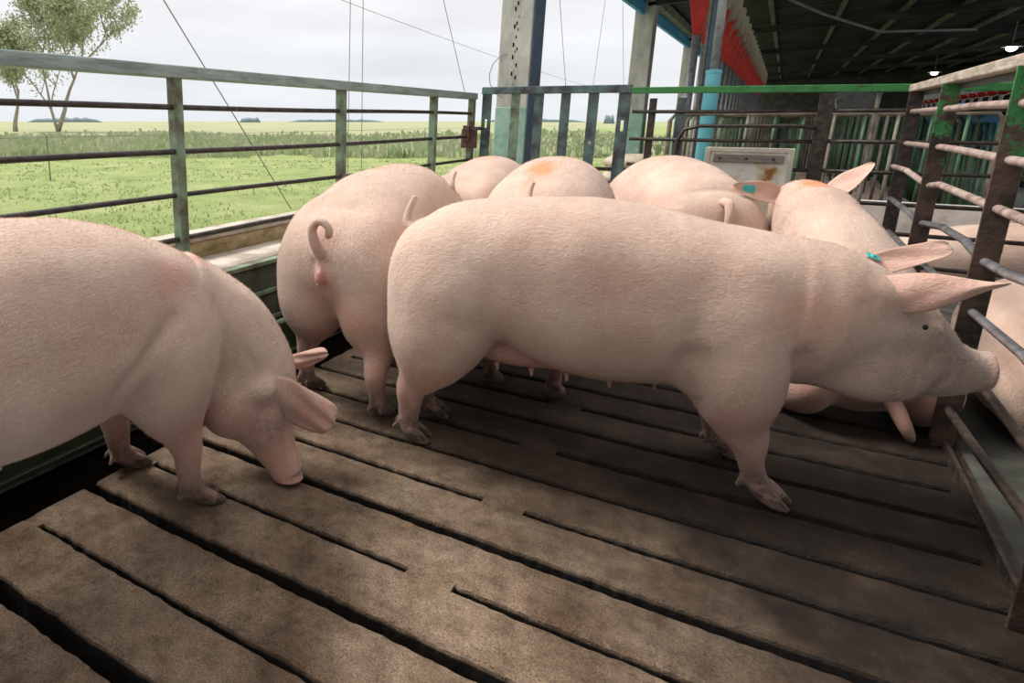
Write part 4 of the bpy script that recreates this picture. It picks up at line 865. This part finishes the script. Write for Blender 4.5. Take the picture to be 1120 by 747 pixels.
for x, w, m in ((-.862,.052,'rail_dark'),(-.665,.062,'gate_blue')): MB().box((x-w/2,GY+.02,.1),(x+w/2,GY+.032,1.37)).build('upright', m, t, bevel=.002)
t = thing('far_fence', 'far pen fence with a bright green top rail and dark round rails', 'fence', (.6, GY, 0))
MB().beam((-1.02,GY,1.432),(1.75,GY,1.388), .05, .048).build('top_rail', 'green_paint', t, bevel=.004)
for z in (1.266, 1.062, .862, .656, .46, .25): MB().tube([(.20,GY,z),(.62,GY+.01,z),(1.15,GY,z+.003),(1.75,GY,z)], .014, 8).build('rail', 'rail_dark', t, smooth=True)
for x in (.205, 1.62): MB().beam((x,GY,0),(x,GY,1.40), .085, .03, up=(0,1,0)).build('post', 'rail_dark', t, bevel=.003)
MB().tube([(.47,GY+.02,0),(.47,GY+.02,1.40)], .012, 8).build('thin_post', 'crate_grey', t)
t = thing('shield_panel', 'dirty white panel with rust stains and a grey batten, leaning on the far fence', 'panel', (-.19, 5.48, 0))
MB().box((-.43,5.475,.02),(.055,5.49,1.0)).build('board', 'white_dirty', t, bevel=.003)
p = MB(); p.box((-.45,5.465,.98),(.075,5.495,1.012)); p.box((.045,5.463,.02),(.078,5.495,1.01)); p.box((-.453,5.463,.02),(-.42,5.495,1.01)); p.build('rim', 'frame_wood', t, bevel=.003)
MB().box((-.40,5.455,.91),(.02,5.472,.965)).build('batten', 'grey_wood', t, bevel=.003)
for x in (-.36,-.20,-.04): MB().lathe((x,5.452,.938), [(.001,-.008),(.008,-.006),(.010,0),(.008,.006),(.001,.008)], 8).build('bolt', 'rail_dark', t)
# ------------------------------------------------------------ right hand fence
RX = .63
t = thing('side_fence', 'rusty right hand fence with broad plate posts and worn bent rails', 'fence', (RX, 3.4, 0))
MB().beam((RX,5.55,1.40),(RX,1.2,1.395), .055, .045).build('top_rail', 'rim_light', t, bevel=.006)
MB().beam((RX+.035,5.5,1.368),(RX+.035,1.2,1.363), .02, .03).build('rail_lip', 'rail_dark', t)
def rail(z, pts, m, r=.0155): MB().tube([(RX+dx, y, z+dz) for y, dx, dz in pts], r, 10).build('rail', m, t, smooth=True)
rail(1.256, [(5.5,0,0),(4.4,0,0),(3.8,.01,.006),(3.1,0,0),(2.0,.01,0),(1.3,0,0)], 'rail_pink')
rail(1.070, [(5.5,0,-.01),(4.5,0,0),(4.3,.004,.004),(3.7,-.006,.006),(3.1,0,.0),(2.1,0,.01),(1.3,0,0)], 'rail_pink')
rail(.892, [(5.5,-.03,.02),(4.95,-.03,.028),(4.75,-.005,.0),(4.42,0,-.016),(4.15,.0,.012),(3.55,0,.012),(3.12,0,.012),(2.8,.0,.012),(2.2,0,.0),(1.3,0,0)], 'rail_pink')
rail(.712, [(5.5,-.02,0),(4.65,-.01,-.01),(4.45,0,-.03),(4.0,.015,.01),(3.5,.01,.022),(3.12,0,.004),(2.85,.01,.01),(2.6,.02,.028),(2.1,.0,.01),(1.3,0,0)], 'rail_steel')
rail(.530, [(5.5,0,-.03),(4.7,0,-.02),(3.9,0,-.004),(3.1,0,.002),(2.5,0,.025),(2.0,0,0),(1.3,0,0)], 'rail_steel', .014)
rail(.357, [(5.5,0,-.02),(3.1,0,0),(2.3,0,.005),(1.3,0,0)], 'rail_dark', .014)
rail(.165, [(5.5,0,-.02),(3.1,0,-.01),(2.6,0,.02),(2.2,0,.05),(1.8,0,.03),(1.3,0,0)], 'rail_dark', .014)
for y, m in ((5.42,'rail_dark'),(4.38,'plate_rust'),(3.11,'plate_rust'),(2.02,'plate_rust'),(1.27,'plate_rust')):
    MB().box((RX-.035,y-.006,-.0),(RX+.035,y+.006,1.378)).build('plate_post', m, t, bevel=.002)
p = MB(); p.beam((RX+.012,5.5,.012),(RX+.012,1.2,.012), .012, .045); p.beam((RX+.035,5.5,-.006),(RX+.035,1.2,-.006), .05, .010); p.build('base_angle', 'rail_dark', t)
# ------------------------------------------------------------ beyond the gate
for i, (x, y, z, a) in enumerate(((-1.80,8.4,.10,0),(-1.10,8.45,.10,.05),(-1.78,8.42,.30,.04),(-1.09,8.45,.30,-.05),(-1.45,8.45,.50,.1),(-1.42,8.45,.70,-.1))):
    vs = []; fs = []; A, B = 18, 12
    for j in range(A+1):
        u = -math.pi/2+math.pi*j/A
        for k in range(B):
            v = 2*math.pi*k/B; cu = math.copysign(abs(math.cos(u))**.5, math.cos(u)); X = .33*math.sin(u)*1.0; Y = .2*cu*math.cos(v); Z = .11*cu*math.sin(v)
            r = 1+.10*mnoise.noise((X*7+i, Y*7, Z*7)); ca, sa = math.cos(a), math.sin(a)
            vs.append((x+(X*ca-Y*sa)*r, y+(X*sa+Y*ca)*r, z+Z*r))
    for j in range(A):
        for k in range(B): q = j*B+k; w_ = j*B+(k+1) % B; fs.append((q, w_, w_+B, q+B))
    o = MB().add(vs, fs).build('feed_sack', 'beige', smooth=True); tag(o, 'lumpy beige feed sack stacked outside beyond the slatted gate', 'sack', 'feed sacks beyond the gate')
t = thing('outer_rail', 'low brown rail fence outside beyond the right part of the slatted gate', 'fence', (-1.6, 6.9, 0))
for z in (.72,.58,.42): MB().beam((-2.08,6.95,z),(-1.0,6.95,z), .03, .035).build('rail', 'rail_dark', t, bevel=.003)
for x in (-1.95,-1.62,-1.1): MB().beam((x,6.95,0),(x,6.95,.76), .04, .04, up=(0,1,0)).build('post', 'rail_dark', t, bevel=.003)
# ------------------------------------------------------------ wires outside
def wire(pts, r, label, sag=0, grp=None):
    a, b = Vector(pts[0]), Vector(pts[-1]); P_ = []
    for i in range(13): f = i/12; q = a.lerp(b, f); q.z -= sag*4*f*(1-f); P_.append(q)
    tag(MB().tube(P_, r, 6).build('guy_wire', 'wire', smooth=True), label, 'wire', grp)
wire([(-2.9,2.0,2.45),(-2.9,3.63,.56)], .0035, 'slanting dark wire crossing the meadow view left of centre')
wire([(-2.9,4.42,3.5),(-2.9,4.38,.0)], .003, 'thin upright wire behind the fence, left one of the close pair')
wire([(-2.9,4.58,3.5),(-2.9,4.61,.0)], .003, 'thin upright wire behind the fence, right one of the close pair')
wire([(-2.9,5.6,3.0),(-2.9,6.75,1.44)], .0035, 'steep wire coming down to the latch end of the long fence')
wire([(-7,6.0,3.65),(-7,17.9,3.10),(-7,40,2.45)], .005, 'thin overhead line drooping across the sky towards the columns', .25)
wire([(-7,23.8,5.6),(-7,26.2,1.5)], .010, 'thin stay wire between the two nearest columns, left one')
wire([(-7,30.6,6.6),(-7,29.6,1.5)], .010, 'thin stay wire between the two nearest columns, right one')
wire([(-7,34.0,6.6),(-7,37,1.5)], .010, 'thin stay wire seen beside the middle column')
t = thing('field_fence', 'single strand wire fence on thin stakes out in the meadow', 'fence', (-15, 14, -.3))
MB().tube([(-15,2,.80),(-15.1,14,.78),(-15,28,.80),(-15.1,60,.80)], .008, 6).build('strand', 'wire', t)
for y in (9,30,45): MB().tube([(-15.05,y,-.3),(-15.05,y,.85)], .02, 6).build('stake', 'grey_wood', t)
# ------------------------------------------------------------ weeds, trees, far tree line
random.seed(21); p = MB()
def polar(d, px):   # a place out in the meadow at distance d in the direction seen past a fence post
    a = YAW - math.atan((px-350)/703.)
    return -d*math.sin(a)/math.cos(a-YAW), d*math.cos(a)/math.cos(a-YAW)
wv = []; wf = []
for i in range(15000):
    d = random.uniform(26, 48); px = random.uniform(-260, 900); x, y = polar(d, px)
    if x > -4: continue
    dens = mnoise.noise((x*.12, y*.12, 3)); 
    if dens < -.32: continue
    hh = random.uniform(.25, .8)*(1+dens*1.0)*(.8 if d > 36 else .62); k = len(wv)
    for q in range(2):
        ox, oy = random.gauss(0, .18), random.gauss(0, .18); a = random.uniform(0, 6.28); w_ = random.uniform(.06, .17); z = -.3+hh*random.uniform(.4, 1)
        dx, dy = math.cos(a)*w_, math.sin(a)*w_; k = len(wv)
        wv += [(x+ox-dx, y+oy-dy, z-.12), (x+ox+dx*.2, y+oy+dy*.2, z-.2*random.random()), (x+ox+dx, y+oy+dy, z+.08), (x+ox-dx*.3, y+oy-dy*.3, z+.16)]; wf.append((k, k+1, k+2, k+3))
    k = len(wv); wv += [(x-.03,y,-.32),(x+.03,y,-.32),(x,y+.01,-.3+hh)]; wf.append((k,k+1,k+2))
p.add(wv, wf); tag(p.build('weeds', 'weed'), 'band of tall rank weeds growing across the meadow', 'weeds', kind='stuff')
random.seed(22); gv = []; gf = []
for i in range(9000):
    d = 2.6+random.random()**1.4*22; px = random.uniform(-200, 800); x, y = polar(d, px)
    if x > -3.05 or mnoise.noise((x*.5, y*.5, 9)) < -.15: continue
    for q in range(2):
        a = random.uniform(0, 6.28); h_ = random.uniform(.02, .07); w_ = .006+.0011*d; ox, oy = random.gauss(0,.05), random.gauss(0,.05); k = len(gv); lx, ly = random.gauss(0,.4)*h_, random.gauss(0,.4)*h_
        gv += [(x+ox-math.cos(a)*w_, y+oy-math.sin(a)*w_, -.31), (x+ox+math.cos(a)*w_, y+oy+math.sin(a)*w_, -.31), (x+ox+lx, y+oy+ly, -.3+h_)]; gf.append((k, k+1, k+2))
M['grass'] = mat('grass blades', [(.26,.34,.13),(.34,.42,.17),(.42,.47,.23)], .8, rough=.7)
tag(MB().add(gv, gf).build('grass_blades', 'grass'), 'bright green grass growing over the near meadow', 'grass', kind='stuff')
def tree(name, base, label, H, seed, spread, lean=0, leaves=2600, trunk_r=.28, forks=2):
    rnd = random.Random(seed); t = thing(name, label, 'tree', base); tr = MB(); tips = []
    def grow(p0, d, L, r, lev):
        pts = [p0]; q = Vector(p0); dd = Vector(d)
        for i in range(6):
            dd = (dd+Vector((rnd.gauss(0,.10), rnd.gauss(0,.10), .05))).normalized(); q = q+dd*L/6; pts.append(q.copy())
        tr.tube(pts, [r*(1-.11*i) for i in range(7)], 6 if lev else 9)
        if lev >= 4: tips.extend(pts[2:]); return
        if lev >= 1: tips.extend(pts[3:])
        for k in range(3 if lev else forks+1):
            s = pts[rnd.randint(2, 6)] if k else pts[6]; a = rnd.uniform(0, 6.28); sp_ = spread*rnd.uniform(.5, 1.2)
            nd = (dd+Vector((math.cos(a), math.sin(a), .1))*sp_).normalized(); grow(s, nd, L*rnd.uniform(.55, .8), r*.55, lev+1)
    b = Vector(base)
    for f in range(forks):
        grow(b, Vector((lean+.28*(f*2-1 if forks > 1 else 0)*.8, .28*(f*2-1 if forks > 1 else 0)*.6, 1)), H*.42, trunk_r*(1 if f == forks-1 else .65), 0)
    tr.build('trunk', 'bark', t, smooth=True); lv = []; lf = []
    for i in range(leaves):
        c = Vector(rnd.choice(tips))+Vector((rnd.gauss(0,.6), rnd.gauss(0,.6), rnd.gauss(0,.5))); s = rnd.uniform(.15, .32); a = Vector((rnd.gauss(0,1), rnd.gauss(0,1), rnd.gauss(0,1))).normalized(); bb = a.orthogonal().normalized()
        k = len(lv); lv += [c-a*s, c+bb*s*.4, c+a*s, c-bb*s*.4]; lf.append((k, k+1, k+2, k+3))
    MB().add(lv, lf).build('foliage', 'leaf', t)
tree('willow_tree', (-82.6,51.2,-.3), 'tall forked tree with loose pale green leaves at the left of the meadow', 22, 4, .95, leaves=22000, trunk_r=.36)
tree('young_tree', (-87.4,47.7,-.3), 'slimmer leaning tree at the far left edge beside the forked tree', 13, 9, .7, leaves=5000, trunk_r=.35, forks=1, lean=.1)
random.seed(8)
for (px0, px1, dd, h_) in ((30,112,620,6.5),(262,285,560,6.5),(315,420,760,4.5),(528,640,700,5),(660,672,330,7)):
    vs = []; fs = []; n = 40
    for i in range(n+1):
        px = px0+(px1-px0)*i/n; hh = h_*(.55+.5*abs(mnoise.noise((px*.09, dd, 0))))*min(1, 6*min(i, n-i)/n+.15)
        for k, (dk, hk) in enumerate(((0,0),(0,.55),(6,1),(16,1),(22,.55),(22,0))):
            x, y = polar(dd+dk, px); vs.append((x, y, -.4+hh*hk*(1+.12*mnoise.noise((px*.6, k, 5)))))
    for i in range(n):
        for k in range(5): a = i*6+k; fs.append((a, a+6, a+7, a+1))
    fs += [tuple(range(6)), tuple(n*6+j for j in range(6))[::-1]]
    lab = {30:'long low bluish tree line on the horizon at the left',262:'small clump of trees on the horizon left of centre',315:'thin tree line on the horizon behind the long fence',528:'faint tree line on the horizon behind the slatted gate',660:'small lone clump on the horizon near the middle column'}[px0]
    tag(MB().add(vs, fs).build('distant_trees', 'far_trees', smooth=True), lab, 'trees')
